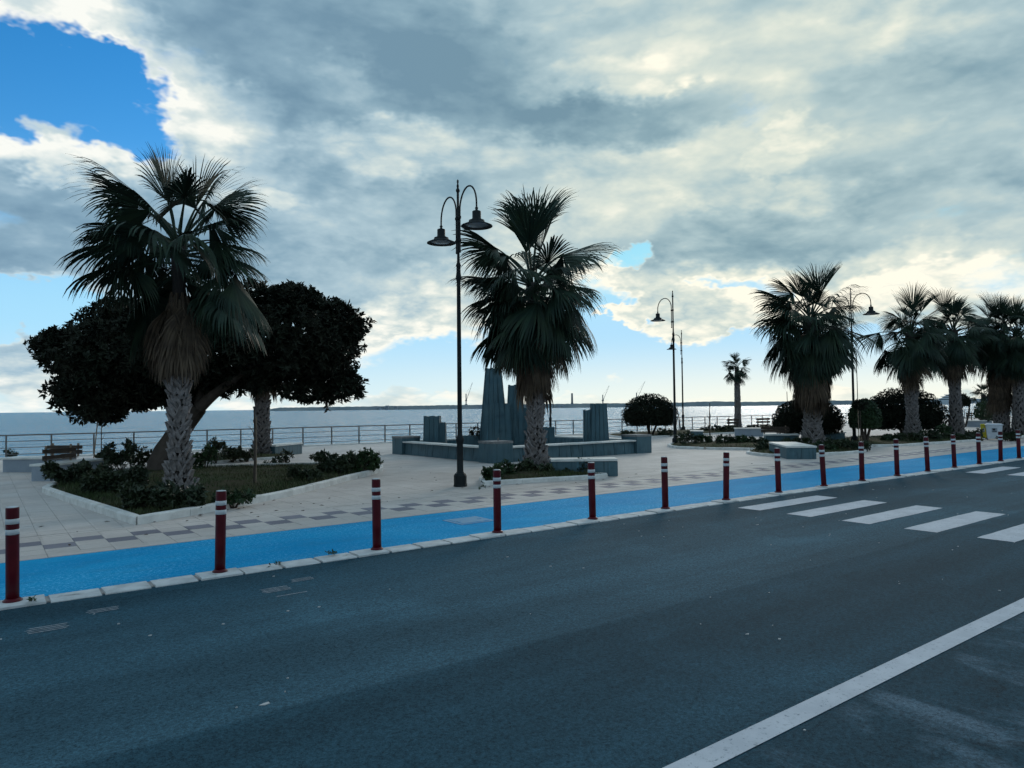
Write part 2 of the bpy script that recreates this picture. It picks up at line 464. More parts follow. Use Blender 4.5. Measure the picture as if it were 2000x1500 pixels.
def blue_mat():
    m = bpy.data.materials.new('blue_resin'); m.use_nodes = True
    t = NT(m.node_tree); b = t.n['Principled BSDF']
    pos = t.new('ShaderNodeNewGeometry').outputs['Position']
    blot = t.noise(t.v('MULTIPLY', pos, (0.5, 1, 1)), 0.9, 5, 0.6)
    col = t.mix(t.ramp(blot, 0.35, 0.68), (0.001, 0.250, 0.520), (0.006, 0.310, 0.590))
    sp = t.noise(pos, 26, 5, 0.85)
    worn = t.noise(t.v('MULTIPLY', pos, (0.35, 0.8, 1)), 0.7, 5, 0.6, 0.3)
    k = t.m('MULTIPLY', t.ramp(sp, 0.50, 0.62), t.ramp(worn, 0.34, 0.64, 0.15, 0.95))
    col = t.mix(k, col, (0.18, 0.56, 0.86))
    col = t.mix(t.ramp(sp, 0.42, 0.26, 0.0, 0.45), col, (0.002, 0.105, 0.380))
    x, y, z = t.sep(pos)
    edge = t.m('MAXIMUM', t.ramp(y, 8.45, 8.12), t.ramp(y, 9.95, 10.2))
    grime = t.noise(t.v('MULTIPLY', pos, (0.8, 1.6, 1)), 2.2, 7, 0.7, 0.4)
    col = t.mix(t.m('MULTIPLY', t.ramp(grime, 0.46, 0.70), t.m('MULTIPLY_ADD', edge, 0.38, 0.20)), col, (0.05, 0.16, 0.27))
    t.put(b.inputs['Base Color'], col)
    b.inputs['Roughness'].default_value = 0.8; b.inputs['Specular IOR Level'].default_value = 0.05
    bp = t.new('ShaderNodeBump'); bp.inputs['Strength'].default_value = 0.6; bp.inputs['Distance'].default_value = 0.006
    t.put(bp.inputs['Height'], t.noise(pos, 70, 3, 0.7)); t.l.new(bp.outputs[0], b.inputs['Normal'])
    return m


TILE = 0.36


def tile_mat(name, c1, c2):
    m = bpy.data.materials.new(name); m.use_nodes = True
    t = NT(m.node_tree); b = t.n['Principled BSDF']
    pos = t.new('ShaderNodeNewGeometry').outputs['Position']
    x, y, z = t.sep(pos)
    cell = t.comb(t.m('FLOOR', t.m('DIVIDE', x, TILE)), t.m('FLOOR', t.m('DIVIDE', t.m('ADD', y, -10.5), TILE)), 0.0)
    wn = t.new('ShaderNodeTexWhiteNoise'); wn.noise_dimensions = '3D'; t.put(wn.inputs['Vector'], cell)
    col = t.mix(wn.outputs['Value'], c1, c2)
    big = t.noise(t.v('MULTIPLY', pos, (0.30, 0.9, 1)), 0.55, 6, 0.6, 0.3)
    col = t.v('SCALE', col, None, t.lin(big, 0.3, 0.7, 0.80, 1.14))
    grain = t.noise(t.v('MULTIPLY', pos, (1, 3, 1)), 14, 5, 0.6)
    col = t.v('SCALE', col, None, t.lin(grain, 0.3, 0.7, 0.90, 1.10))
    dirt = t.noise(pos, 1.1, 7, 0.68, 0.5)
    col = t.mix(t.ramp(dirt, 0.60, 0.76, 0, 0.42), col, (0.17, 0.155, 0.14))
    t.put(b.inputs['Base Color'], col)
    b.inputs['Roughness'].default_value = 0.78; b.inputs['Specular IOR Level'].default_value = 0.22
    bp = t.new('ShaderNodeBump'); bp.inputs['Strength'].default_value = 0.3; bp.inputs['Distance'].default_value = 0.004
    t.put(bp.inputs['Height'], t.noise(pos, 40, 4, 0.6)); t.l.new(bp.outputs[0], b.inputs['Normal'])
    return m


def sea_mat():
    m = bpy.data.materials.new('sea_water'); m.use_nodes = True
    t = NT(m.node_tree); b = t.n['Principled BSDF']
    pos = t.new('ShaderNodeNewGeometry').outputs['Position']
    b.inputs['Base Color'].default_value = (0.012, 0.195, 0.345, 1)
    b.inputs['Roughness'].default_value = 0.20
    b.inputs['IOR'].default_value = 1.20
    rot = t.new('ShaderNodeMapping'); rot.inputs['Rotation'].default_value = (0, 0, R(38)); t.put(rot.inputs['Vector'], pos)
    a = t.noise(t.v('MULTIPLY', rot.outputs[0], (1, 0.45, 1)), 0.34, 5, 0.62, 0.4)
    c = t.noise(t.v('MULTIPLY', pos, (0.6, 1, 1)), 1.7, 4, 0.6)
    d = t.noise(t.v('MULTIPLY', rot.outputs[0], (1, 0.4, 1)), 0.045, 4, 0.55)
    h = t.m('ADD', t.m('ADD', t.m('MULTIPLY', a, 2.2), t.m('MULTIPLY', c, 0.45)), t.m('MULTIPLY', d, 6.0))
    bp = t.new('ShaderNodeBump'); bp.inputs['Strength'].default_value = 1.0; bp.inputs['Distance'].default_value = 1.6
    t.put(bp.inputs['Height'], h); t.l.new(bp.outputs[0], b.inputs['Normal'])
    return m


M['asphalt'] = asphalt_mat()
M['blue'] = blue_mat()
M['tile'] = tile_mat('pale_tile', (0.490, 0.440, 0.415), (0.560, 0.510, 0.482))
M['tiledark'] = tile_mat('grey_tile', (0.170, 0.165, 0.200), (0.220, 0.212, 0.250))
M['joint'] = mat('joint_mortar', (0.30, 0.28, 0.27), 0.95, 0.1, (0.40, 0.37, 0.355), 1.2)
M['sea'] = sea_mat()
rng = np.random.default_rng(7)
rnd = random.Random(11)

# ================================================================== THE SETTING
SEA_Z = -2.0
RAIL_Y = 32.7


def sheet(name, x0, x1, y0, y1, z, m, parent=None):
    return MB().add([(x0, y0, z), (x1, y0, z), (x1, y1, z), (x0, y1, z)], [(0, 1, 2, 3)]).build(name, m, parent)


struct(sheet('ground', -6000, 6000, -6000, 7.70, -0.25, M['earth']))
struct(sheet('sea', -30000, 30000, 33.0, 40000, SEA_Z, M['sea']))
road = struct(sheet('road', -400, 900, -7.5, 7.88, -0.012, M['asphalt']))
# promenade body: a thick slab that ends in the sea wall
prom = struct(MB().box((250, (7.9 + 33.3) / 2, -1.605), (1300, 25.4, 3.2)).build('promenade', M['joint']))
lane = struct(MB().box((250, 9.16, -0.010), (1300, 2.08, 0.020)).build('cycle_lane', M['blue']))

# tiles ------------------------------------------------------------
tile_me = MB().box((0, 0, -0.012), (TILE - 0.007, TILE - 0.007, 0.024)).mesh('paving_slab', M['tile'])
tdark_me = MB().box((0, 0, -0.012), (TILE - 0.007, TILE - 0.007, 0.024)).mesh('paving_slab_dark', M['tiledark'])
border_me = MB().box((0, 0, -0.012), (TILE * 2 - 0.010, 0.262, 0.024)).mesh('border_slab', M['tile'])
strip_me = MB().box((0, 0, -0.012), (TILE * 3 - 0.010, 0.130, 0.024)).mesh('border_strip', M['tile'])
band = struct(sheet('tile_band', -400, 900, 10.21, 12.09, -0.0042, M['joint']))


def is_dark(i, r):
    return (r == 1 and i % 2 == 0) or (r == 2 and i % 2 == 1)


farband = {0: MB(), 1: MB()}
for i in range(-30, 200):
    x = (i + 0.5) * TILE - 0.04
    for r in range(4):
        y = 10.50 + (r + 0.5) * TILE
        if -6 <= i < 68:
            inst('paving_slab', tdark_me if is_dark(i, r) else tile_me, band, (x, y, rnd.uniform(-0.002, 0.002)))
        else:
            farband[1 if is_dark(i, r) else 0].box((x, y, -0.012), (TILE - 0.007, TILE - 0.007, 0.024))
fb = farband[0]
o_ = len(fb.f)
fb.add(farband[1].v, farband[1].f, 1)
tag(fb.build('paving_slab_field', [M['tile'], M['tiledark']], band), 'pale and grey checker slabs further along the lane', kind='stuff')
for i in range(-4, 60):
    inst('border_slab', border_me, band, ((i * 2 + 1) * TILE - 0.04, 10.357, rnd.uniform(-0.001, 0.002)))
for i in range(-3, 40):
    inst('border_strip', strip_me, band, ((i * 3 + 1.5) * TILE - 0.04, 12.012, rnd.uniform(-0.001, 0.002)))
far_border = MB()
far_border.box((450, 10.357, -0.011), (800, 0.262, 0.020)); far_border.box((450, 12.012, -0.011), (800, 0.13, 0.020))
far_border.box((-202, 10.357, -0.011), (396, 0.262, 0.020)); far_border.box((-202, 12.012, -0.011), (396, 0.13, 0.020))
far_border.v = [((p[0] if p[0] != 50 else 43.2), p[1], p[2]) for p in far_border.v]
far_border.build('border_run', M['tile'], band)

# plaza tiles: the nearest ones singly, the rest of the floor as one field
near = []
for i in range(-2, 60):
    for j in range(0, 57):
        x = (i + 0.5) * TILE - 0.04; y = 12.11 + (j + 0.5) * TILE
        p = (x, y)
        f = x * FWD.x + y * FWD.y; rr = (x * RGT.x + y * RGT.y) / f
        if -0.76 < rr < 0.76: near.append((f, i, j))
near.sort()
single = set((i, j) for (f, i, j) in near[:300])
for (i, j) in single:
    inst('paving_slab', tile_me, prom, ((i + 0.5) * TILE - 0.04, 12.11 + (j + 0.5) * TILE, rnd.uniform(-0.001, 0.001)))
ii, jj = np.meshgrid(np.arange(-22, 190), np.arange(0, 57), indexing='ij')
ii = ii.ravel(); jj = jj.ravel()
keep = np.array([(int(a), int(b)) not in single for a, b in zip(ii, jj)])
ii = ii[keep]; jj = jj[keep]
cx = (ii + 0.5) * TILE - 0.04; cy = 12.11 + (jj + 0.5) * TILE; cz = rng.uniform(-0.0006, 0.0006, len(ii))
h = (TILE - 0.0035) / 2
cor = np.array([(-h, -h, -.024), (h, -h, -.024), (h, h, -.024), (-h, h, -.024), (-h, -h, 0), (h, -h, 0), (h, h, 0), (-h, h, 0)])
V = (np.stack([cx, cy, cz], 1)[:, None, :] + cor[None]).reshape(-1, 3)
fq = np.array([(4, 5, 6, 7), (0, 1, 5, 4), (1, 2, 6, 5), (2, 3, 7, 6), (3, 0, 4, 7)])
Fq = (np.arange(len(ii))[:, None, None] * 8 + fq[None]).reshape(-1, 4)
tag(inst('paving_slab_field', arr_mesh('paving_slab_field', V, Fq, M['tile']), prom), 'pale square slabs over the rest of the promenade', kind='stuff')
sheet('paving_far', 68.4, 900, 12.11, 32.55, 0.0, M['tile'], prom)
sheet('paving_far', -400, -8.0, 12.11, 32.55, 0.0, M['tile'], prom)
# sea wall coping
cop = MB()
for k in range(-12, 90):
    cop.box((k * 1.2, 32.86, 0.012), (1.19, 0.62, 0.07))
cop.build('sea_wall_coping', M['coping'], prom)

# kerb stones ---------------------------------------------------------
kerb = struct(MB().box((250, 7.985, -0.118), (1300, 0.26, 0.20)).build('kerb', M['joint']))
PITCHK = 1.75 / 4
kerb_me = []
for k in range(4):
    b = MB()
    L = PITCHK - 0.020
    r1, r2, r3_, r4 = [rnd.uniform(-0.010, 0.010) for _ in range(4)]
    vs = [(-L / 2 + r1, -0.145, -0.10), (L / 2 + r2, -0.145, -0.10), (L / 2 + r2, 0.135, -0.10), (-L / 2 + r1, 0.135, -0.10),
          (-L / 2 + r1, -0.145 + r3_ * .6, -0.004), (L / 2 + r2, -0.145 + r4 * .6, -0.004), (L / 2 + r2, 0.135, 0.006), (-L / 2 + r1, 0.135, 0.006),
          (-L / 2 + r1 + 0.006, -0.130, 0.005), (L / 2 + r2 - 0.006, -0.130, 0.005)]
    fs = [(0, 1, 5, 4), (4, 5, 9, 8), (8, 9, 6, 7), (1, 2, 6, 9, 5), (2, 3, 7, 6), (3, 0, 4, 8, 7)]
    kerb_me.append(b.add(vs, fs).mesh('kerb_stone', M['kerb']))
BOL0 = 0.31   # along-road position of the first bollard in view
for i in range(-12, 170):
    x = BOL0 + i * PITCHK
    o = inst('kerb_stone', kerb_me[rnd.randrange(4)], kerb, (x, 7.98 + rnd.uniform(-0.006, 0.006), rnd.uniform(-0.002, 0.002) + (0.012 if i % 4 == 0 else 0)), rnd.uniform(-0.008, 0.008))

# road markings ---------------------------------------------------------
ROADZ = -0.008


def paint(name, x0, x1, y0, y1, m=M['zebra'], j=0.012):
    q = lambda: rnd.uniform(-j, j)
    n = 10
    top = [(x0 + (x1 - x0) * k / n, y1 + q() * .5) for k in range(n + 1)]
    bot = [(x0 + (x1 - x0) * k / n, y0 + q() * .5) for k in range(n, -1, -1)]
    poly = bot + top
    poly = [(p[0] + q(), p[1]) for p in poly]
    return MB().add([(p[0], p[1], ROADZ) for p in poly][::-1], [tuple(range(len(poly)))[::-1]]).build(name, m, road)


for x0 in (10.36, 19.75):
    for k in range(6):
        yt = 7.38 - 0.905 * k
        if yt < 2.6: continue
        paint('zebra_stripe', x0, x0 + 2.5, yt - 0.42, yt)
line = MB()
line.add([(-60, 2.21, ROADZ), (120, 2.21, ROADZ), (120, 2.36, ROADZ), (-60, 2.36, ROADZ)], [(0, 1, 2, 3)]).build('edge_line', M['zebra'], road)
for (xa, ya, n, L) in ((0.33, 6.85, 4, 0.27), (0.78, 7.20, 3, 0.24), (2.2, 6.90, 4, 0.27), (2.58, 7.16, 3, 0.22), (2.25, 6.70, 1, 0.30)):
    mk = MB()
    for k in range(n):
        mk.add([(xa + rnd.uniform(-.03, .03), ya + k * 0.048, ROADZ), (xa + L + rnd.uniform(-.03, .03), ya + k * 0.048, ROADZ),
                (xa + L, ya + k * 0.048 + 0.018, ROADZ), (xa, ya + k * 0.048 + 0.018, ROADZ)], [(0, 1, 2, 3)])
    mk.build('worn_mark', M['oldpaint'], road)
# utility cover in the blue lane
cv = MB().box((6.07, 9.2, 0.003), (0.62, 0.55, 0.010)); cv.box((6.07, 9.2, 0.010), (0.50, 0.43, 0.006)); cv.box((5.88, 9.2, 0.014), (0.06, 0.03, 0.006)); cv.box((6.26, 9.2, 0.014), (0.06, 0.03, 0.006))
M['cover'] = mat('painted_cover', (0.10, 0.30, 0.52), 0.6, 0.3, (0.20, 0.34, 0.46), 9)
tag(cv.build('utility_cover', M['cover']), 'square utility cover painted over in the blue lane', 'utility cover')
# grit and litter on the asphalt
ch = MB()
for k in range(110):
    x = rnd.uniform(0.0, 16) ; y = rnd.uniform(0.8, 7.6)
    s_ = rnd.uniform(0.004, 0.013) * (1.7 if rnd.random() < .10 else 1)
    a0 = rnd.uniform(0, 6.28)
    pts = [(x + math.cos(a0 + q * 1.2566) * s_ * rnd.uniform(.5, 1.3) * 1.4, y + math.sin(a0 + q * 1.2566) * s_ * rnd.uniform(.5, 1.2)) for q in range(5)]
    ch.prism(pts, -0.0118, -0.012 + rnd.uniform(.004, .008))
tag(ch.build('grit', M['chip']), 'pale grit and litter crumbs scattered on the asphalt', None, None, 'stuff')
lf = MB()
for k in range(150):
    px_, py_ = rnd.uniform(60, 1700), rnd.uniform(905, 1075)
    g_ = gp(px_, py_)
    if not (10.6 < g_.y < 30): continue
    if rnd.random() < .45: g_.y = rnd.uniform(11.9, 13.4)
    a0 = rnd.uniform(0, 6.28); L = rnd.uniform(.02, .055)
    d_ = Vector((math.cos(a0), math.sin(a0), 0)); s_ = Vector((-d_.y, d_.x, 0)) * L * .4
    c_ = Vector((g_.x, g_.y, 0.006))
    lf.add([c_ - d_ * L, c_ - s_ + Vector((0, 0, .012)), c_ + d_ * L + Vector((0, 0, .006)), c_ + s_ + Vector((0, 0, .014))], [(0, 1, 2, 3)])
tag(lf.build('fallen_leaves', M['deadleaf']), 'small dry leaves scattered over the pale paving', None, None, 'stuff')

# ================================================================== BOLLARDS
ORD = ['first', 'second', 'third', 'fourth', 'fifth', 'sixth', 'seventh', 'eighth', 'ninth', 'tenth', 'eleventh', 'twelfth', 'thirteenth', 'fourteenth', 'fifteenth', 'sixteenth', 'seventeenth', 'eighteenth', 'nineteenth', 'twentieth', 'twenty-first', 'twenty-second', 'twenty-third', 'twenty-fourth', 'twenty-fifth', 'twenty-sixth']
rr_ = 0.054
post_me = MB().lathe([(rr_, 0.004), (rr_, 0.30), (rr_, 0.60), (rr_, 0.846), (rr_, 0.852), (rr_ * .96, 0.860), (rr_ * .5, 0.864)], 20).mesh('post', M['red'], True)
flange_me = MB().lathe([(0.078, 0.0), (0.078, 0.010), (0.062, 0.022), (0.0545, 0.030)], 20).mesh('base_flange', M['red'], True)
band_me = MB().lathe([(rr_ + .0006, 0.0), (rr_ + .0022, 0.001), (rr_ + .0022, 0.047), (rr_ + .0006, 0.048)], 20).mesh('white_band', M['band'], True)
capm_me = MB().lathe([(rr_ * .93, 0.0), (rr_ * .93, 0.004), (rr_ * .3, 0.009)], 20).mesh('top_cap', M['band'], True)
for me_ in (post_me, flange_me, band_me, capm_me):
    for p in me_.polygons:
        if len(p.vertices) > 4: p.use_smooth = False
BPX = [(25, 1181), (429, 1119), (735, 1075), (964, 1040), (1145, 1013), (1290, 993.5), (1415, 977.5), (1519, 963), (1609, 950.5), (1686, 940), (1752, 930), (1812, 921.5), (1864, 914), (1911, 907), (1952, 901), (1991, 896)]
notes = ['at the left picture edge', 'before the bed corner', 'before the rounded bed end', 'right of the twin lamp', 'before the white bench', 'before the open plaza', 'left of the near crossing', 'left of the angular bench',
         'right of the angular bench', 'before the lamp-side bushes', 'before the dome tree', 'between the two far palms', 'left of the bins', 'left of the yellow bin', 'right of the white bin', 'at the right picture edge']
bol_z = 0.017
for k in range(len(BPX)):
    x = BOL0 + k * 1.75
    g_ = gp(*BPX[k])
    x = g_.x
    b = thing('bollard', f'red bollard with white bands, {ORD[k]} from left, {notes[k]}', 'bollard', (x, 8.02, bol_z), rnd.uniform(0, 6.28), 'red bollards along the kerb')
    b.rotation_euler = (rnd.gauss(0, .016), rnd.gauss(0, .016), b.rotation_euler.z)
    inst('post', post_me, b); inst('base_flange', flange_me, b)
    inst('white_band', band_me, b, (0, 0, 0.712)); inst('white_band', band_me, b, (0, 0, 0.615)); inst('top_cap', capm_me, b, (0, 0, 0.8625))


# ================================================================== STREET LAMPS
def lamp_parts():
    P = {}
    P['base'] = MB().lathe([(0.150, 0), (0.150, 0.03), (0.142, 0.05), (0.142, 0.24), (0.120, 0.285), (0.092, 0.30)], 8, rot=R(22.5)).mesh('base', M['iron'])
    P['col'] = MB().lathe([(0.088, 0.28), (0.088, 0.31), (0.074, 0.33), (0.070, 0.95), (0.084, 0.99), (0.096, 1.03), (0.084, 1.08), (0.064, 1.12), (0.054, 1.16),
                           (0.050, 2.5), (0.044, 4.55), (0.050, 4.60), (0.064, 4.68), (0.050, 4.78), (0.046, 4.90), (0.060, 4.94), (0.034, 5.02), (0.030, 5.2), (0.028, 6.62)], 14).mesh('column', M['iron'], True)
    P['fin'] = MB().lathe([(0.028, 6.60), (0.046, 6.63), (0.046, 6.66), (0.022, 6.70), (0.030, 6.75), (0.014, 6.80), (0.024, 6.84), (0.020, 6.88), (0.004, 6.90)], 10).mesh('finial', M['iron'], True)
    pts = [(0.085, 0, 5.28)] + [(0.085, 0, z) for z in (5.5, 5.8, 6.0)]
    cxa, ra = 0.085 + 0.40, 0.40
    for k in range(1, 16):
        a = math.pi - math.pi * k / 15
        pts.append((cxa + ra * math.cos(a), 0, 6.14 + 0.47 * math.sin(a)))
    pts.append((cxa + ra, 0, 6.04))
    P['arm'] = MB().tube(pts, 0.019, 8).lathe([(0.016, 5.22), (0.026, 5.25), (0.016, 5.29)], 8, (0.085, 0, 0)).mesh('arm', M['iron'], True)
    P['clamp'] = MB().box((0.045, 0, 0), (0.13, 0.03, 0.035)).lathe([(0.030, -.03), (0.034, 0), (0.030, .03)], 10, (0.085, 0, 0)).lathe([(0.038, -.035), (0.044, 0), (0.038, .035)], 10, (0, 0, 0)).mesh('clamp', M['iron'])
    x = cxa + ra
    P['shade'] = MB().lathe([(0.018, 0.045), (0.034, 0.02), (0.022, -0.01), (0.030, -0.03), (0.078, -0.05), (0.084, -0.06), (0.084, -0.20), (0.105, -0.235), (0.150, -0.250), (0.158, -0.29), (0.170, -0.30), (0.300, -0.365), (0.305, -0.378), (0.290, -0.376), (0.200, -0.345)][::-1], 28).mesh('lamp_shade', M['iron'], True)
    P['lens'] = MB().lathe([(0.02, -0.385), (0.14, -0.372), (0.215, -0.350), (0.215, -0.345)], 20).mesh('lamp_lens', M['lens'], True)
    P['x'] = x
    return P


LP = lamp_parts()


def lamp(x, y, label, arms=(1, -1), rz=0.0, h=1.0):
    t = thing('street_lamp', label, 'street lamp', (x, y, 0), R(90) + rz, 'iron promenade lamps')
    inst('base', LP['base'], t); inst('column', LP['col'], t); inst('finial', LP['fin'], t)
    for s_ in arms:
        rz_ = 0 if s_ > 0 else math.pi
        a = inst('arm', LP['arm'], t, (0, 0, 0), rz_)
        for z in (5.50, 6.02): inst('clamp', LP['clamp'], a, (0, 0, z))
        sh = inst('lamp_shade', LP['shade'], t, (LP['x'] * s_, 0, 6.01), 0, (1.12, 1.12, 1.0))
        inst('lamp_lens', LP['lens'], sh)
    t.scale = (1, 1, h)
    return t


g_ = gp(899, 950)
lamp(g_.x, g_.y, 'tall dark iron lamp post with two hanging lamps in front of the fountain', rz=R(-6))
g_ = gp(1319, 868.5)
lamp(g_.x, g_.y, 'single-arm iron lamp post right of the fountain beside the clipped dome tree', (1,))
lamp(38.3, 31.5, 'farther single-arm iron lamp post by the sea railing right of the dome tree', (1,))
lamp(26.5, 31.5, 'iron lamp post by the sea railing seen behind the fountain and central palm', (1,))
g_ = gp(1669, 865)
lamp(g_.x, g_.y, 'twin-arm iron lamp post rising behind the crown of the thick right palm')
lamp(57, 19.0, 'distant iron lamp post behind the palms at the right edge')


# ================================================================== PALMS
def frond_mesh(name, elev, Lp, bend, Rb, droop, spread, nseg, seed, m, cup=0.25, wk=1.0):
    q = random.Random(seed)
    b = MB()
    npet = 7
    p = Vector((0, 0, 0)); pts = [p.copy()]; e = elev
    for k in range(npet):
        p = p + Vector((math.cos(e), 0, math.sin(e))) * (Lp / npet); pts.append(p.copy())
        e -= bend / npet * (0.4 + 1.2 * k / npet)
    b.tube(pts, [0.030 - 0.016 * k / npet for k in range(npet + 1)], 5)
    T = Vector((math.cos(e), 0, math.sin(e))); B = Vector((0, 1, 0)); Nn = T.cross(B) * -1
    if Nn.z < 0 and abs(elev) < 1.2: Nn = -Nn
    dphi = 2 * spread / nseg
    ns = 7
    for i in range(nseg):
        if q.random() < 0.05: continue
        phi = -spread + dphi * (i + 0.5) + q.uniform(-.2, .2) * dphi
        f = abs(phi) / max(spread, .1)
        L = Rb * (1.0 - 0.30 * f * f) * q.uniform(0.86, 1.06)
        d = (T * math.cos(phi) + B * math.sin(phi) - Nn * cup * math.sin(phi) ** 2).normalized()
        side = (-T * math.sin(phi) + B * math.cos(phi)).normalized()
        pos = pts[-1] - T * 0.03
        split = q.uniform(0.46, 0.64)
        left = []; right = []; tw = q.uniform(-.5, .5)
        gk = droop * q.uniform(0.65, 1.35)
        for k in range(ns + 1):
            s_ = k / ns
            r_ = L * s_
            if s_ <= split: w = math.tan(dphi * .5) * r_ * 1.10
            else: w = math.tan(dphi * .5) * L * split * 1.10 * max(0.04, (1 - (s_ - split) / (1 - split))) ** 0.55
            w = min(max(w, 0.007), 0.034) * wk
            if k == ns: w = 0.0015
            pleat = Nn * (0.35 * w)
            left.append(pos + side * w + pleat); right.append(pos - side * w - pleat)
            g = gk * max(0.0, s_ - 0.34) ** 1.35 * 1.15
            d = (d + Vector((0, 0, -1)) * g).normalized()
            pos = pos + d * (L / ns) + Vector((0, q.uniform(-1, 1) * .006 * s_, 0))
        vs = left + right; n = ns + 1
        b.add(vs, [(k, k + 1, n + k + 1, n + k) for k in range(ns)])
    return b.mesh(name, m)


FR = {}
spec = {'U': (R(76), 0.72, R(14), 1.10, 0.50, R(78), 44), 'V': (R(52), 0.84, R(32), 1.15, 0.85, R(108), 50), 'W': (R(24), 0.88, R(44), 1.20, 1.15, R(120), 52),
        'X': (R(-4), 0.88, R(46), 1.18, 1.35, R(115), 50), 'Y': (R(-30), 0.88, R(34), 1.16, 1.4, R(95), 44)}
vq = random.Random(4)
for key, (e, lp, bd, rb, dr, sp_, ns_) in spec.items():
    FR[key] = [frond_mesh('frond', e + R(vq.uniform(-11, 11)), lp * vq.uniform(.75, 1.2), bd * vq.uniform(.6, 1.4), rb * vq.uniform(.88, 1.12), dr * vq.uniform(.6, 1.4), sp_ * vq.uniform(.62, 1.06), ns_, 100 + ord(key) * 7 + i, M['frond'], vq.uniform(.35, 1.3)) for i in range(7)]
FR['Z'] = [frond_mesh('dead_frond', R(-76 + 3 * i), 0.30, R(8), 1.05, 1.6, R(26 + 7 * i), 22, 900 + i, M['dead'], 0.1) for i in range(4)]
FR['Q'] = [frond_mesh('dead_frond', R(-62 + 6 * i), 0.7, R(22), 1.0, 1.8, R(46), 28, 940 + i, M['frond'] if i < 2 else M['dead'], 0.2) for i in range(4)]


def boot_mesh():
    """the split stub of an old leaf: two flat prongs that meet in a raised tip"""
    b = MB()
    for s_ in (-1, 1):
        a = [(-0.034, 0.070, 0.20), (0.034, 0.070, 0.20)]
        f = [(s_ * 0.105 - 0.042, -0.022, -0.03), (s_ * 0.105 + 0.042, -0.022, -0.03)]
        th = 0.020
        vs = []
        for (x, o, z) in (a[0], a[1], f[1], f[0]):
            vs.append((o + th, x, z))
        for (x, o, z) in (a[0], a[1], f[1], f[0]):
            vs.append((o - th, x, z))
        b.add(vs, [(0, 1, 2, 3), (7, 6, 5, 4), (0, 4, 5, 1), (1, 5, 6, 2), (2, 6, 7, 3), (3, 7, 4, 0)])
    return b


BOOT = boot_mesh()
boot_me = BOOT.mesh('leaf_base', M['boot'])


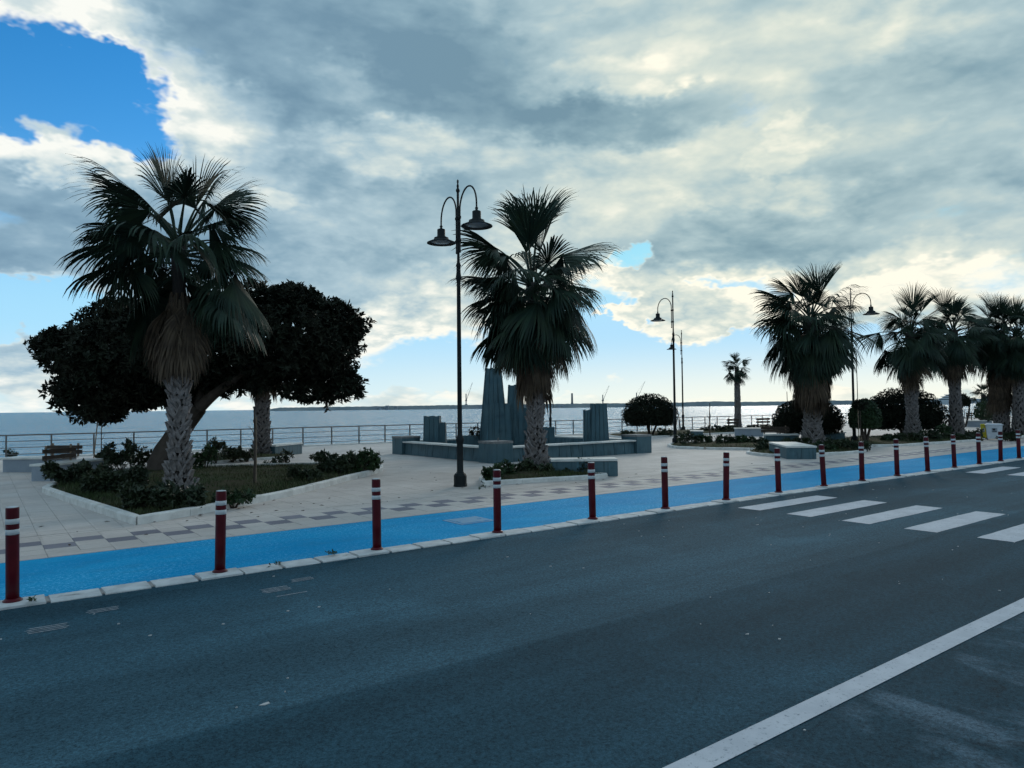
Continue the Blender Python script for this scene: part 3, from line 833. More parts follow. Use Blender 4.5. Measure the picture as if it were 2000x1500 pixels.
def palm(x, y, hub, label, plan, skirt=0, skirt_z=(1.0, 0.4), skirt_sc=1.0, r0=0.27, r1=0.17, sc=1.0, seed=1, boots='parts', lean=(0, 0), name='palm_tree', up=1.0, roll=.30):
    """plan: (leaf class, count) or (leaf class, azimuths in the picture plane); skirt_z: start below the hub and spread"""
    q = random.Random(seed)
    t = thing(name, label, 'palm tree', (x, y, 0), 0, 'fan palms on the promenade')
    prof = []
    n = 18
    rad = lambda z: r1 * (1 + .10 * math.sin(z * 2.3 + seed)) + (r0 - r1) * max(0, 1 - z / 1.2) ** 1.5
    for k in range(n + 1):
        z = hub * k / n
        prof.append((rad(z) * q.uniform(.96, 1.04), z))
    prof[0] = (prof[0][0], -0.03)
    tb = MB().lathe(prof, 16)
    bend = lambda z: (lean[0] * (max(z, 0) / hub) ** 1.5, lean[1] * (max(z, 0) / hub) ** 1.5)
    tb.v = [(v[0] + bend(v[2])[0], v[1] + bend(v[2])[1], v[2]) for v in tb.v]
    ztop = hub - (skirt_z[0] + .55 if skirt else 0.15)
    nb = 8; dz = 0.105 if boots == 'parts' else 0.15
    rows = int(ztop / dz)
    while boots == 'parts' and rows * nb > 290: dz *= 1.03; rows = int(ztop / dz)
    places = []
    for k in range(rows):
        z = 0.02 + k * dz
        for j in range(nb):
            if q.random() < .05: continue
            a = 2 * math.pi * (j + 0.5 * (k % 2)) / nb + q.uniform(-.17, .17)
            places.append((a, rad(z), z + q.uniform(-.035, .035), q.uniform(.70, 1.30)))
    if boots == 'parts':
        tr = tb.build('trunk', M['trunk'], t, smooth=True)
        for (a, r, z, s_) in places:
            bx, by = bend(z)
            o = inst('leaf_base', boot_me, tr, (bx + math.cos(a) * (r - .005), by + math.sin(a) * (r - .005), z), a, (s_, s_ * r / .19, s_))
            o.rotation_euler = (q.uniform(-.28, .28), q.uniform(-.10, .22), a)
    else:
        for (a, r, z, s_) in places:
            bx, by = bend(z); ca, sa = math.cos(a), math.sin(a)
            vs = [(bx + ca * (v[0] + r) - sa * v[1] * s_, by + sa * (v[0] + r) + ca * v[1] * s_, z + v[2] * s_ * 1.2) for v in BOOT.v]
            tb.add(vs, BOOT.f, 1)
        tb.build('trunk', [M['trunk'], M['boot']], t)
    hb = bend(hub)
    base_az = math.atan2(RGT.y, RGT.x)
    hz = {'U': 0.05, 'V': 0.0, 'W': -0.14, 'X': -0.34, 'Y': -0.58, 'Q': -0.72}
    ga = q.uniform(0, 6.28)
    for (cl, what) in plan:
        if isinstance(what, int):
            azs = []
            for k in range(what):
                ga += 2.39996 + q.uniform(-.55, .55); azs.append(ga)
        else:
            azs = [base_az + R(v_ + q.uniform(-6, 6)) for v_ in what]
        for a in azs:
            me = q.choice(FR[cl])
            s_ = sc * q.uniform(.80, 1.14) * (up if cl in 'UV' else 1.0)
            o = inst('frond' if cl != 'Q' else 'dead_frond', me, t, (hb[0] + math.cos(a) * .07, hb[1] + math.sin(a) * .07, hub + hz[cl] * sc + q.uniform(-.16, .16)), a, (s_, s_, s_))
            rl = roll * (.55 if cl == 'U' else 1)
            o.rotation_euler = (q.uniform(-rl, rl), q.uniform(-.16, .16), a)
    for k in range(skirt):
        a = k * 2.39996 + q.uniform(-.3, .3)
        z = hub - skirt_z[0] - skirt_z[1] * (k / skirt) - q.uniform(0, .10)
        s_ = q.uniform(.78, 1.08) * skirt_sc
        rr = r1 * q.uniform(.75, 1.25)
        o = inst('dead_frond', q.choice(FR['Z']), t, (hb[0] + math.cos(a) * rr, hb[1] + math.sin(a) * rr, z), a, (s_, s_, s_))
        o.rotation_euler = (q.uniform(-.10, .10), q.uniform(-.05, .16), a)
    return t


g1 = gp(350, 984)
# nearest palm: fronds set out as they stand in the photograph (0 = picture right, 90 = away, 180 = left, 270 = towards the viewer)
palm(g1.x, g1.y, 4.95, 'large fan palm with brown dead-leaf skirt in the big left bed', [
    ('U', [250, 120, 20, 175]), ('V', [176, 8, 335, 150, 35, 200, 75, 300, 240]), ('W', [180, 160, 4, 345, 200, 268, 60, 120, 30, 188, 305, 238]),
    ('X', [186, 168, 356, 14, 202, 345, 110, 70, 178, 2, 140, 40]), ('Y', [188, 170, 352, 12, 90, 60, 130, 2, 182, 158])],
    skirt=120, skirt_z=(0.92, 0.42), skirt_sc=1.0, r0=0.235, r1=0.125, sc=1.0, seed=3, lean=(-0.03, -0.02), up=1.14)
g2 = gp(1048, 924)
palm(g2.x, g2.y, 5.05, 'fan palm with dense drooping crown standing before the fountain', [
    ('U', [140, 70, 260, 5]), ('V', [165, 20, 340, 95, 200, 130, 45, 285]), ('W', [175, 150, 10, 35, 330, 250, 290, 200]), ('X', [180, 165, 5, 20, 340, 215, 260, 300, 100, 60]), ('W', 4), ('X', 10), ('Y', 20), ('Q', 24)],
    skirt=30, skirt_z=(1.5, .5), skirt_sc=1.1, r0=0.30, r1=0.170, sc=1.10, seed=8, lean=(-0.02, 0.05), up=1.30)
g3 = gp(1588, 870)
palm(g3.x, g3.y, 5.40, 'thick fan palm with bulky hanging skirt right of the small sea-side palm', [('U', 6), ('V', 8), ('W', 11), ('X', 15), ('Y', 18), ('Q', 26)], 70, (1.4, 1.0), 1.5, 0.40, 0.27, 1.28, 21)
g4 = gp(1783, 858)
palm(g4.x, g4.y, 5.15, 'fan palm with spread fronds standing against the large dome-clipped tree', [('U', 6), ('V', 8), ('W', 10), ('X', 13), ('Y', 10), ('Q', 8)], 24, (1.1, .6), 1.1, 0.32, 0.21, 1.08, 33)
g5 = gp(1868, 853)
palm(g5.x, g5.y, 5.45, 'fan palm between the dome tree and the waste bins', [('U', 6), ('V', 8), ('W', 10), ('X', 13), ('Y', 11), ('Q', 8)], 14, (1.0, .5), 1.1, 0.34, 0.22, 1.08, 44, 'joined')
palm(42.8, 14.2, 5.5, 'dark-trunked fan palm just right of the waste bins', [('U', 6), ('V', 8), ('W', 10), ('X', 13), ('Y', 14), ('Q', 14)], 70, (1.0, 2.2), 1.2, 0.34, 0.26, 1.12, 51, 'joined')
palm(42.6, 13.3, 5.2, 'pale-trunked fan palm at the right edge, right of the dark-trunked one', [('U', 5), ('V', 7), ('W', 10), ('X', 13), ('Y', 12), ('Q', 8)], 14, (1.0, .5), 1.1, 0.36, 0.23, 1.12, 56, 'joined')
palm(56.0, 14.5, 5.9, 'farthest tall fan palm closing the row at the right edge', [('U', 5), ('V', 7), ('W', 10), ('X', 13), ('Y', 12), ('Q', 8)], 20, (1.0, .8), 1.2, 0.36, 0.24, 1.1, 58, 'joined')
palm(42.9, 30.4, 4.45, 'small slim palm alone beside the sea railing', [('U', 4), ('V', 6), ('W', 7), ('X', 6), ('Y', 5)], 5, (.4, .2), .55, 0.24, 0.135, 0.58, 61, 'joined')
gb = gp(512, 893)
palm(gb.x, gb.y, 4.25, 'palm half hidden behind the dark broad tree, trunk beside a stone bench', [('V', 5), ('W', 8), ('X', 10), ('Y', 10), ('Q', 10)], 14, (.7, .3), 1.0, 0.28, 0.185, 0.86, 67)
palm(36.2, 20.4, 4.9, 'palm hidden behind the thick palm, only its slim trunk showing', [('U', 3), ('V', 5), ('W', 8), ('X', 9), ('Y', 8), ('Q', 6)], 14, (.8, .4), 1.0, 0.28, 0.20, 0.85, 71, 'joined')
palm(62.8, 22.0, 2.35, 'short young palm beyond the waste bins', [('U', 3), ('V', 6), ('W', 7), ('X', 4)], 3, (.3, .2), .5, 0.24, 0.16, 0.52, 77, 'joined')


# ================================================================== LEAFY TREES AND SHRUBS
def leaf_arrays(P0, A, per, L, Wd, rg, tilt=(0.5, 1.25), drop=0.0):
    """a rosette of leaves at each point P0 with axis A; returns vertex and quad arrays"""
    n = len(P0)
    P = np.repeat(P0, per, 0); Ax = np.repeat(A, per, 0)
    Ax = Ax / (np.linalg.norm(Ax, axis=1, keepdims=True) + 1e-9)
    ref = rg.normal(size=Ax.shape); u = np.cross(Ax, ref); u /= (np.linalg.norm(u, axis=1, keepdims=True) + 1e-9)
    th = rg.uniform(tilt[0], tilt[1], (len(P), 1))
    d = Ax * np.cos(th) + u * np.sin(th)
    d[:, 2] -= drop; d /= np.linalg.norm(d, axis=1, keepdims=True)
    sd = np.cross(d, Ax + rg.normal(scale=.25, size=Ax.shape)); sd /= (np.linalg.norm(sd, axis=1, keepdims=True) + 1e-9)
    nm = np.cross(sd, d)
    ln = L * rg.uniform(.65, 1.15, (len(P), 1)); w = Wd * rg.uniform(.75, 1.15, (len(P), 1))
    P = P + rg.normal(scale=L * .16, size=P.shape)
    v0 = P; v1 = P + d * ln * .5 + sd * w * .5 + nm * w * .18; v2 = P + d * ln - nm * ln * .12; v3 = P + d * ln * .5 - sd * w * .5 + nm * w * .18
    V = np.stack([v0, v1, v2, v3], 1).reshape(-1, 3)
    Fq = np.arange(len(P) * 4).reshape(-1, 4)
    return V, Fq


def lobes_points(lobes, n, rg, shell=(0.80, 1.06), flat_bottom=None, lump=0.10):
    """points and outward axes spread over the outer shell of overlapping lobes (c, r)"""
    area = np.array([(r[0] * r[1] + r[1] * r[2] + r[0] * r[2]) for c, r in lobes]); area /= area.sum()
    pts = []; axs = []
    for (c, r), a in zip(lobes, area):
        k = int(n * a)
        d = rg.normal(size=(k, 3)); d /= np.linalg.norm(d, axis=1, keepdims=True)
        ph = rg.uniform(0, 6.28, 6)
        bumps = 1 + lump * (np.sin(d[:, 0] * 5 + ph[0]) * np.sin(d[:, 1] * 6 + ph[1]) + .6 * np.sin(d[:, 2] * 9 + ph[2] + d[:, 0] * 7))
        rad = rg.uniform(shell[0], shell[1], (k, 1)) * bumps[:, None]
        p = np.array(c) + d * np.array(r) * rad
        ok = np.ones(k, bool)
        for (c2, r2) in lobes:
            if c2 is c: continue
            q = (((p - np.array(c2)) / np.array(r2)) ** 2).sum(1)
            ok &= q > 0.35
        if flat_bottom is not None: ok &= p[:, 2] > flat_bottom
        pts.append(p[ok]); axs.append((d / np.array(r))[ok])
    return np.concatenate(pts), np.concatenate(axs)


def branch(b, p0, p1, r0, r1, q, n=7, wob=0.12, sag=0.0):
    p0 = Vector(p0); p1 = Vector(p1); L = (p1 - p0).length
    pts = []; rs = []
    off = Vector((q.uniform(-1, 1), q.uniform(-1, 1), q.uniform(-.3, 1))) * wob * L
    for k in range(n + 1):
        s_ = k / n
        pts.append(p0.lerp(p1, s_) + off * math.sin(math.pi * s_) + Vector((0, 0, sag * math.sin(math.pi * s_))))
        rs.append(r0 + (r1 - r0) * s_)
    b.tube(pts, rs, 8)
    return pts


# the broad dark tree behind the nearest palm
gf = gp(322, 924)
FD = gf.x * FWD.x + gf.y * FWD.y
PM = FPX / FD


def fic(px, py, dep=0.0):
    """a point of the tree, from its place in the picture and its depth behind the trunk"""
    d = ray_dir(px, py); f = d.x * FWD.x + d.y * FWD.y
    k = (FD + dep) / f
    return (d.x * k - gf.x, d.y * k - gf.y, d.z * k + CAM_H)


tree = thing('broad_tree', 'broad dark-leaved tree with leaning trunk behind the nearest palm', 'tree', (gf.x, gf.y, 0))
q = random.Random(5)
tb = MB()
trunk_pts = [(0.0, 0.0, -0.05), fic(320, 905), fic(328, 880), fic(345, 850, .05), fic(366, 822, .1), fic(388, 795, .1)]
tb.tube(trunk_pts, [0.48, 0.44, 0.36, 0.30, 0.27, 0.24], 12)
for (a, bq, r0, r1) in ((fic(372, 815, .1), fic(455, 745, -.3), .20, .10), (fic(385, 798, .1), fic(430, 735, .5), .17, .08), (fic(455, 745, -.3), fic(570, 690, -.5), .10, .04),
                        (fic(372, 806, .2), fic(300, 730, .6), .16, .09), (fic(366, 818, .2), fic(330, 720, -.6), .15, .07), (fic(300, 730, .6), fic(150, 695, .2), .09, .04),
                        (fic(430, 735, .5), fic(540, 640, .9), .08, .03), (fic(320, 740, -.8), fic(300, 650, -1.0), .07, .03), (fic(388, 795, .1), fic(400, 690, 1.0), .16, .06)):
    branch(tb, a, bq, r0, r1, q, wob=.08)
tb.build('trunk', M['bark'], tree, smooth=True)
pm = lambda v: v / PM
lob = [(fic(244, 696, .2), (pm(118), 2.2, pm(104))), (fic(275, 628, .3), (pm(75), 1.4, pm(40))), (fic(148, 684, .2), (pm(58), 1.2, pm(44))), (fic(118, 668, .1), (pm(34), .6, pm(20))), (fic(330, 690, .6), (pm(150), 2.4, pm(108))),
       (fic(450, 680, .6), (pm(140), 2.4, pm(98))), (fic(560, 660, 0), (pm(122), 2.2, pm(96))), (fic(630, 690, 0), (pm(72), 1.4, pm(72))), (fic(674, 752, -.2), (pm(32), .6, pm(28))),
       (fic(178, 762, -.2), (pm(70), 1.2, pm(46))), (fic(205, 798, -.4), (pm(38), .7, pm(28))), (fic(560, 590, .2), (pm(80), 1.5, pm(32))), (fic(658, 625, 0), (pm(42), .9, pm(38))), (fic(270, 770, .3), (pm(70), 1.2, pm(30))), (fic(600, 765, 0), (pm(50), 1, pm(18)))]
# lobes are laid out in picture-right / depth / up axes and turned into the world
rg = np.random.default_rng(21)


def world_lobes(lobes):
    return lobes


def turn(P, c0=(0, 0)):
    return P


Lc = np.array([l[0] for l in lob])
loc_lobes = []
for (c, r) in lob:
    cR = c[0] * RGT.x + c[1] * RGT.y; cF = c[0] * FWD.x + c[1] * FWD.y
    loc_lobes.append(((cR, cF, c[2]), r))


def to_world(P):
    P = np.asarray(P)
    return np.stack([P[:, 0] * RGT.x + P[:, 1] * FWD.x, P[:, 0] * RGT.y + P[:, 1] * FWD.y, P[:, 2]], 1)


loc_lobes = [(c, (r[0] * .90, r[1] * .92, r[2] * .88)) for (c, r) in loc_lobes]
tq = np.random.default_rng(77)
Pt, At = lobes_points(loc_lobes, 150, tq, (0.95, 1.06), None, 0.12)
tufts = [(tuple(p), (tq.uniform(.22, .55), tq.uniform(.22, .5), tq.uniform(.14, .36))) for p in Pt]
P0, A0 = lobes_points(loc_lobes, 9500, rg, (0.60, 1.04), None, 0.14)
P1_, A1_ = lobes_points(tufts, 3400, rg, (0.25, 1.05), None, 0.10)
P0 = np.concatenate([P0, P1_]); A0 = np.concatenate([A0 / np.linalg.norm(A0, axis=1, keepdims=True), A1_ / np.linalg.norm(A1_, axis=1, keepdims=True)])
P0 = to_world(P0); A0 = to_world(A0); A0[:, 2] += 0.25
V, Fq = leaf_arrays(P0, A0, 8, 0.185, 0.075, rg)
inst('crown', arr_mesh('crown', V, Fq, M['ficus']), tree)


def leafy(name, label, cat, x, y, lobes, n, per, L, Wd, m, seed, trunk=None, group=None, shell=(.55, 1.06), stems=0, part='foliage', lump=.10, zmin=.03):
    """a shrub or small clipped tree: lobes in right/depth/up metres from its base"""
    t = thing(name, label, cat, (x, y, 0), 0, group)
    rg = np.random.default_rng(seed); q = random.Random(seed)
    P, A = lobes_points(lobes, n, rg, shell, zmin, lump)
    A[:, 2] += .35 * np.abs(A).mean()
    P = to_world(P); A = to_world(A)
    V, Fq = leaf_arrays(P, A, per, L, Wd, rg)
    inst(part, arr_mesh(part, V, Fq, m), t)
    if trunk:
        b = MB()
        for (p0, p1, r0, r1) in trunk:
            w0 = to_world([p0])[0]; w1 = to_world([p1])[0]
            branch(b, w0, w1, r0, r1, q, 5, .08)
        b.build('trunk', M['bark'], t, smooth=True)
    if stems:
        b = MB()
        for k in range(stems):
            i = rg.integers(len(P)); p = P[i]
            b.tube([(q.uniform(-.05, .05), q.uniform(-.05, .05), -.02), (p[0] * .5, p[1] * .5, p[2] * .55), tuple(p)], [.012, .008, .004], 4)
        b.build('stem', M['bark'], t)
    return t


# clipped dome trees on short multiple trunks
def dome(px, py, wpx, top, bot, label, seed, n=11000, m='dome', L=.085):
    g_ = gp(px, py); f = g_.x * FWD.x + g_.y * FWD.y; k = f / FPX
    hz_ = py - (806 - .0108 * px)
    up = lambda yy: (py - yy) * k
    rx = wpx / 2 * k; zt, zb = up(top), up(bot)
    zc = zb + (zt - zb) * .42
    zc = zb + (zt - zb) * .30
    lobes = [((0, 0, zc), (rx, rx * .95, zt - zc)), ((0, .05, zc - .02), (rx * .95, rx * .9, (zc - zb) * .95))]
    tr = [((0, 0, -.03), (-.25, 0, zb + .35), .08, .05), ((.05, 0, -.03), (.45, .1, zb + .4), .07, .045), ((0, .05, -.03), (.1, .3, zb + .4), .06, .04)]
    return leafy('clipped_tree', label, 'tree', g_.x, g_.y, lobes, n, 6, L, L * .55, M[m], seed, tr, None, (.60, 1.0), part='crown', lump=.03, zmin=zb + .02)


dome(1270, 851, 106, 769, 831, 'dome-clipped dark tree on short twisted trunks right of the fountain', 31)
dome(1578, 862, 132, 776, 846, 'dark rounded tree behind the thick palm trunk', 32, 12000)
dome(1764, 853, 156, 758, 838, 'large dark dome-clipped tree behind the far palms', 33, 15000)
dome(1690, 866, 56, 780, 835, 'smaller lighter green bushy tree left of the large dome tree', 34, 4500, 'shrublight', .11)
dome(1884, 834, 22, 770, 793, 'tiny round-headed tree on a thin stem beyond the bins', 35, 500, 'dome', .12)
dome(1922, 832, 34, 784, 818, 'light green round bush at the foot of the short young palm', 36, 700, 'shrublight', .12)
dome(1948, 836, 44, 785, 822, 'open-leaved dark shrub left of the dark-trunked far palm', 37, 420, 'shrub', .14)


def sapling(px, py, top, label, stake_dx=None, stake_top=None, crown=None, seed=1, r=.022, lean=0.0, both=True):
    g_ = gp(px, py); f = g_.x * FWD.x + g_.y * FWD.y; k = f / FPX
    t = thing('sapling', label, 'young tree', (g_.x, g_.y, 0), 0, 'staked young trees')
    q = random.Random(seed)
    hgt = (py - top) * k
    if both:
        b = MB(); branch(b, (0, 0, -.03), (RGT.x * lean * k, RGT.y * lean * k, hgt), r, r * .45, q, 8, .02)
        for j in range(5):
            z = hgt * q.uniform(.35, .9)
            branch(b, (RGT.x * lean * k * z / hgt, RGT.y * lean * k * z / hgt, z), (q.uniform(-.2, .2), q.uniform(-.2, .2), z + .25), r * .4, r * .15, q, 3)
        b.build('trunk', M['bark'], t)
    if stake_dx is not None:
        st_h = (py - stake_top) * k
        b = MB(); b.tube([(RGT.x * stake_dx[0] * k, RGT.y * stake_dx[0] * k, -.03), (RGT.x * stake_dx[1] * k, RGT.y * stake_dx[1] * k, st_h)], [.019, .017], 6)
        b.build('stake', M['stake'], t)
    if crown:
        rg = np.random.default_rng(seed)
        P, A = lobes_points([((c[0] * k, c[1], (py - c[2]) * k), (c[3] * k, c[3] * k, c[4] * k)) for c in crown], int(crown[0][5]), rg, (.3, 1.05))
        V, Fq = leaf_arrays(to_world(P), to_world(A), 6, .15, .06, rg)
        inst('crown', arr_mesh('crown', V, Fq, M['ficus']), t)
    return t


sapling(198, 905, 800, 'thin young tree with a leaning pale stake by the left benches', (-16, -7), 812, [(0, 0, 800, 38, 26, 240)], 41)
sapling(496, 957, 800, 'bare dark sapling tied to a pale stake in the big left bed', (4, 4), 815, None, 42, .03)
sapling(1388, 868, 787, 'bare thin sapling in the bed right of the single-arm lamp', None, None, None, 43, .035)
sapling(1331, 846, 792, 'leaning bare sapling near the railing right of the dome tree', None, None, None, 44, .03, -8)
sapling(1541, 858, 765, 'tall pale stake before the dark rounded tree', (0, -2), 765, None, 45, both=False)
sapling(1681, 868, 782, 'staked young tree beside the lamp behind the thick palm', (-3, -4), 696, [(0, 0, 790, 12, 9, 60)], 46)

# ================================================================== PLANTED BEDS
def smooth_poly(pts, n=6):
    """closed Catmull-Rom outline"""
    out_ = []
    m_ = len(pts)
    for i in range(m_):
        p0, p1, p2, p3 = [Vector((*pts[(i + k) % m_], 0)) for k in (-1, 0, 1, 2)]
        for j in range(n):
            t = j / n
            p = 0.5 * ((2 * p1) + (-p0 + p2) * t + (2 * p0 - 5 * p1 + 4 * p2 - p3) * t * t + (-p0 + 3 * p1 - 3 * p2 + p3) * t ** 3)
            out_.append((p.x, p.y))
    return out_


def inside(poly, x, y):
    c = False; n = len(poly)
    for i in range(n):
        x1, y1 = poly[i]; x2, y2 = poly[(i + 1) % n]
        if (y1 > y) != (y2 > y) and x < (x2 - x1) * (y - y1) / (y2 - y1) + x1: c = not c
    return c


def bed(label, poly, grass_n, seed, stone=0.9, hk=0.13, wk=0.15, blade=.10):
    cx_ = sum(p[0] for p in poly) / len(poly); cy_ = sum(p[1] for p in poly) / len(poly)
    area2 = sum(poly[i][0] * poly[(i + 1) % len(poly)][1] - poly[(i + 1) % len(poly)][0] * poly[i][1] for i in range(len(poly)))
    if area2 < 0: poly = poly[::-1]
    t = thing('planted_bed', label, 'flower bed', (cx_, cy_, 0))
    loc = [(p[0] - cx_, p[1] - cy_) for p in poly]
    n = len(loc)
    q = random.Random(seed)
    # soil: rings rising slightly towards the middle
    V = []; F = []
    for s_, z in ((0.985, 0.07), (0.80, .11), (.5, .15), (.2, .17)):
        for p in loc: V.append((p[0] * s_, p[1] * s_, z + q.uniform(-.012, .012)))
    for r_ in range(3):
        for i in range(n): F.append((r_ * n + i, r_ * n + (i + 1) % n, (r_ + 1) * n + (i + 1) % n, (r_ + 1) * n + i))
    F.append(tuple(range(3 * n, 4 * n)))
    MB().add(V, F).build('soil', M['soil'], t, smooth=True)
    # kerb stones along the outline
    per = [0.0]
    for i in range(n):
        a, b = loc[i], loc[(i + 1) % n]; per.append(per[-1] + math.hypot(b[0] - a[0], b[1] - a[1]))
    tot = per[-1]; ns_ = max(6, int(tot / stone))

    def at(d):
        d %= tot
        for i in range(n):
            if per[i] <= d <= per[i + 1]:
                s_ = (d - per[i]) / max(per[i + 1] - per[i], 1e-6)
                a, b = loc[i], loc[(i + 1) % n]
                return Vector((a[0] + (b[0] - a[0]) * s_, a[1] + (b[1] - a[1]) * s_, 0))
    for k in range(ns_):
        d0 = tot * k / ns_ + .004; d1 = tot * (k + 1) / ns_ - .004
        sub = 4; mb = MB(); rows_ = []
        dzk = q.uniform(-.006, .006)
        for j in range(sub + 1):
            d = d0 + (d1 - d0) * j / sub
            p = at(d); tn = (at(d + .04) - at(d - .04)); tn.normalize(); nr = Vector((tn.y, -tn.x, 0))
            a_, b_ = p + nr * wk * .5, p - nr * wk * .5
            rows_.append([(a_.x, a_.y, -.01), (a_.x, a_.y, hk - .02 + dzk), ((a_ - nr * .02).x, (a_ - nr * .02).y, hk + dzk), ((b_ + nr * .02).x, (b_ + nr * .02).y, hk + dzk), (b_.x, b_.y, hk - .02 + dzk), (b_.x, b_.y, -.01)])
        vs = [v_ for r_ in rows_ for v_ in r_]
        fs = [(j * 6 + c, (j + 1) * 6 + c, (j + 1) * 6 + c + 1, j * 6 + c + 1) for j in range(sub) for c in range(5)]
        fs += [(0, 1, 2, 3, 4, 5), tuple(sub * 6 + c for c in (5, 4, 3, 2, 1, 0))]
        mb.add(vs, fs).build('kerb_stone', M['bedkerb'], t)
    # grass
    if grass_n:
        rg = np.random.default_rng(seed)
        xs = [p[0] for p in poly]; ys = [p[1] for p in poly]
        P = []
        while len(P) < grass_n:
            x, y = rg.uniform(min(xs), max(xs)), rg.uniform(min(ys), max(ys))
            if inside([(cx_ + l_[0] * .97, cy_ + l_[1] * .97) for l_ in loc], x, y):
                pat = math.sin(x * 2.1 + 1.3 * math.sin(y * 1.7)) * math.sin(y * 2.6 + x * .7)
                if pat > -0.35 or rg.random() < .3: P.append((x, y))
        P = np.array(P); k = len(P)
        rr0 = np.hypot((P[:, 0] - cx_), (P[:, 1] - cy_)); zz = np.interp(rr0, [0, np.percentile(rr0, 95)], [.17, .08])
        a = rg.uniform(0, 6.28, k); h_ = blade * rg.uniform(.4, 1.3, k); ln = rg.uniform(.1, .9, k) * h_
        w = .007
        base = np.stack([P[:, 0], P[:, 1], zz - .02], 1)
        sd = np.stack([-np.sin(a), np.cos(a), 0 * a], 1) * w
        dr = np.stack([np.cos(a) * ln, np.sin(a) * ln, h_], 1)
        V = np.stack([base - sd, base + sd, base + dr], 1).reshape(-1, 3)
        Fq = np.arange(k * 3).reshape(-1, 3)
        tag(inst('grass', arr_mesh('grass', V, Fq, M['grass'])), 'short rough grass growing in the ' + label.split(',')[0], None, None, 'stuff')
    return t


A1 = [(1.98, 12.28), (2.5, 12.55), (3.11, 12.92), (4.0, 13.5), (4.95, 14.18), (6.2, 15.3), (7.24, 16.34), (8.2, 17.2), (8.84, 17.85), (9.25, 18.6), (9.25, 19.5), (8.6, 20.6), (7.2, 21.4), (5.3, 22.2), (3.9, 23.0), (2.6, 22.6), (1.7, 20.8), (1.16, 18.5), (1.42, 16.4), (1.72, 14.2)]
bed('large planted bed, kerbed in pale stone round the nearest palm', A1, 26000, 1)
A2 = [(9.05, 13.1), (10.2, 12.85), (11.4, 12.62), (12.35, 12.45), (12.3, 12.9), (11.6, 13.9), (12.0, 14.9), (11.4, 15.4), (10.5, 14.9), (9.6, 14.0)]
bed('small planted bed, with kerb, at the foot of the central palm', A2, 3000, 2, hk=.10, wk=.12)
A0_ = smooth_poly([(4.9, 24.6), (7.4, 25.0), (9.2, 25.6), (9.0, 27.4), (6.8, 27.9), (4.8, 26.4)], 4)
bed('narrow planted bed, in front of the railing left of the stone bench', A0_, 2500, 3, hk=.08)
A3 = smooth_poly([(22.7, 18.9), (23.6, 16.0), (22.0, 15.2), (21.3, 13.9), (22.6, 12.95), (25.4, 12.75), (27.6, 14.2), (30.0, 17.4), (28.0, 20.0), (25.0, 21.0)], 4)
bed('planted bed, low kerb, right of the plaza under the thick palm', A3, 5000, 4, hk=.09)
A5 = smooth_poly([(28.8, 14.0), (32.0, 13.2), (36.6, 13.0), (37.0, 14.6), (38.4, 16.8), (34.0, 18.0), (30.6, 17.2)], 4)
bed('planted bed, low kerb, under the far palms', A5, 4000, 5, hk=.09)
A6 = smooth_poly([(38.2, 13.6), (42.0, 12.7), (60.0, 12.9), (60.0, 15.8), (42.0, 16.2), (39.0, 15.8)], 4)
bed('planted bed, low kerb, at the far right behind the bins', A6, 1500, 6, hk=.09)
A7 = smooth_poly([(28.5, 27.0), (33.0, 26.4), (38.0, 26.6), (46.0, 26.6), (47.0, 29.6), (40.0, 31.0), (31.0, 31.0)], 4)
bed('planted bed, long, beside the railing round the dome tree and small palm', A7, 2500, 7, hk=.08)


def shrub(px, py, top, wpx, label, seed, m='shrub', n=60, L=.13, group='leafy shrubs in the beds', per=7, gaps=True):
    g_ = gp(px, py); f = g_.x * FWD.x + g_.y * FWD.y; k = f / FPX
    h_ = max(.2, (py - top) * k); w_ = wpx * k / 2
    q = random.Random(seed)
    lobes = []
    nl = max(3, min(9, int(wpx / 14)))
    for i in range(nl):
        s_ = (i + .5) / nl * 2 - 1
        hh = h_ * q.uniform(.62, 1.0)
        lobes.append(((s_ * w_ * .85, q.uniform(-.25, .25) * max(w_, .3), hh * q.uniform(.62, .8)), (max(.09, w_ / nl * q.uniform(1.0, 1.5)), .17, max(.08, hh * q.uniform(.22, .38)))))
        if q.random() < .5: lobes.append(((s_ * w_ * .8, q.uniform(-.2, .2) * max(w_, .3), hh * .35), (max(.08, w_ / nl), .15, hh * .28)))
    return leafy('shrub', label, 'shrub', g_.x, g_.y, lobes, n, per, L, L * .48, M[m], seed, None, group, (.2, 1.05), stems=min(14, 3 + nl * 2))


# big left bed
shrub(152, 952, 898, 124, 'dark bushy shrub at the left tip of the big bed', 101, n=620, L=.11)
shrub(222, 972, 915, 130, 'low dark shrub along the left kerb of the big bed', 102, n=560, L=.11)
shrub(288, 1000, 944, 100, 'low dense shrub at the front corner of the big bed', 103, n=420, L=.10)
shrub(345, 1003, 950, 100, 'dark undergrowth shrub at the foot of the nearest palm', 104, n=260, L=.13, m='shrub')
shrub(235, 925, 868, 60, 'upright leafy shrub left of the leaning trunk behind the nearest palm', 105, n=120)
shrub(275, 920, 872, 40, 'small leafy shrub close left of the leaning tree trunk', 106, n=70)
shrub(205, 915, 878, 40, 'leafy shrub beside the left bench with wooden back', 107, n=90)
shrub(400, 922, 868, 44, 'leafy shrub just right of the nearest palm trunk', 108, n=80, m='shrublight')
shrub(702, 928, 876, 84, 'dense green shrub in the rounded right end of the big bed', 109, n=330, L=.11, m='shrublight')
shrub(655, 932, 880, 76, 'dark dense shrub left of the rounded end of the big bed', 110, n=260, L=.11)
shrub(595, 948, 910, 62, 'low dark shrub in the front middle of the big bed', 111, n=170, L=.10)
shrub(635, 905, 884, 56, 'open leafy shrub on the back edge of the big bed', 112, n=70)
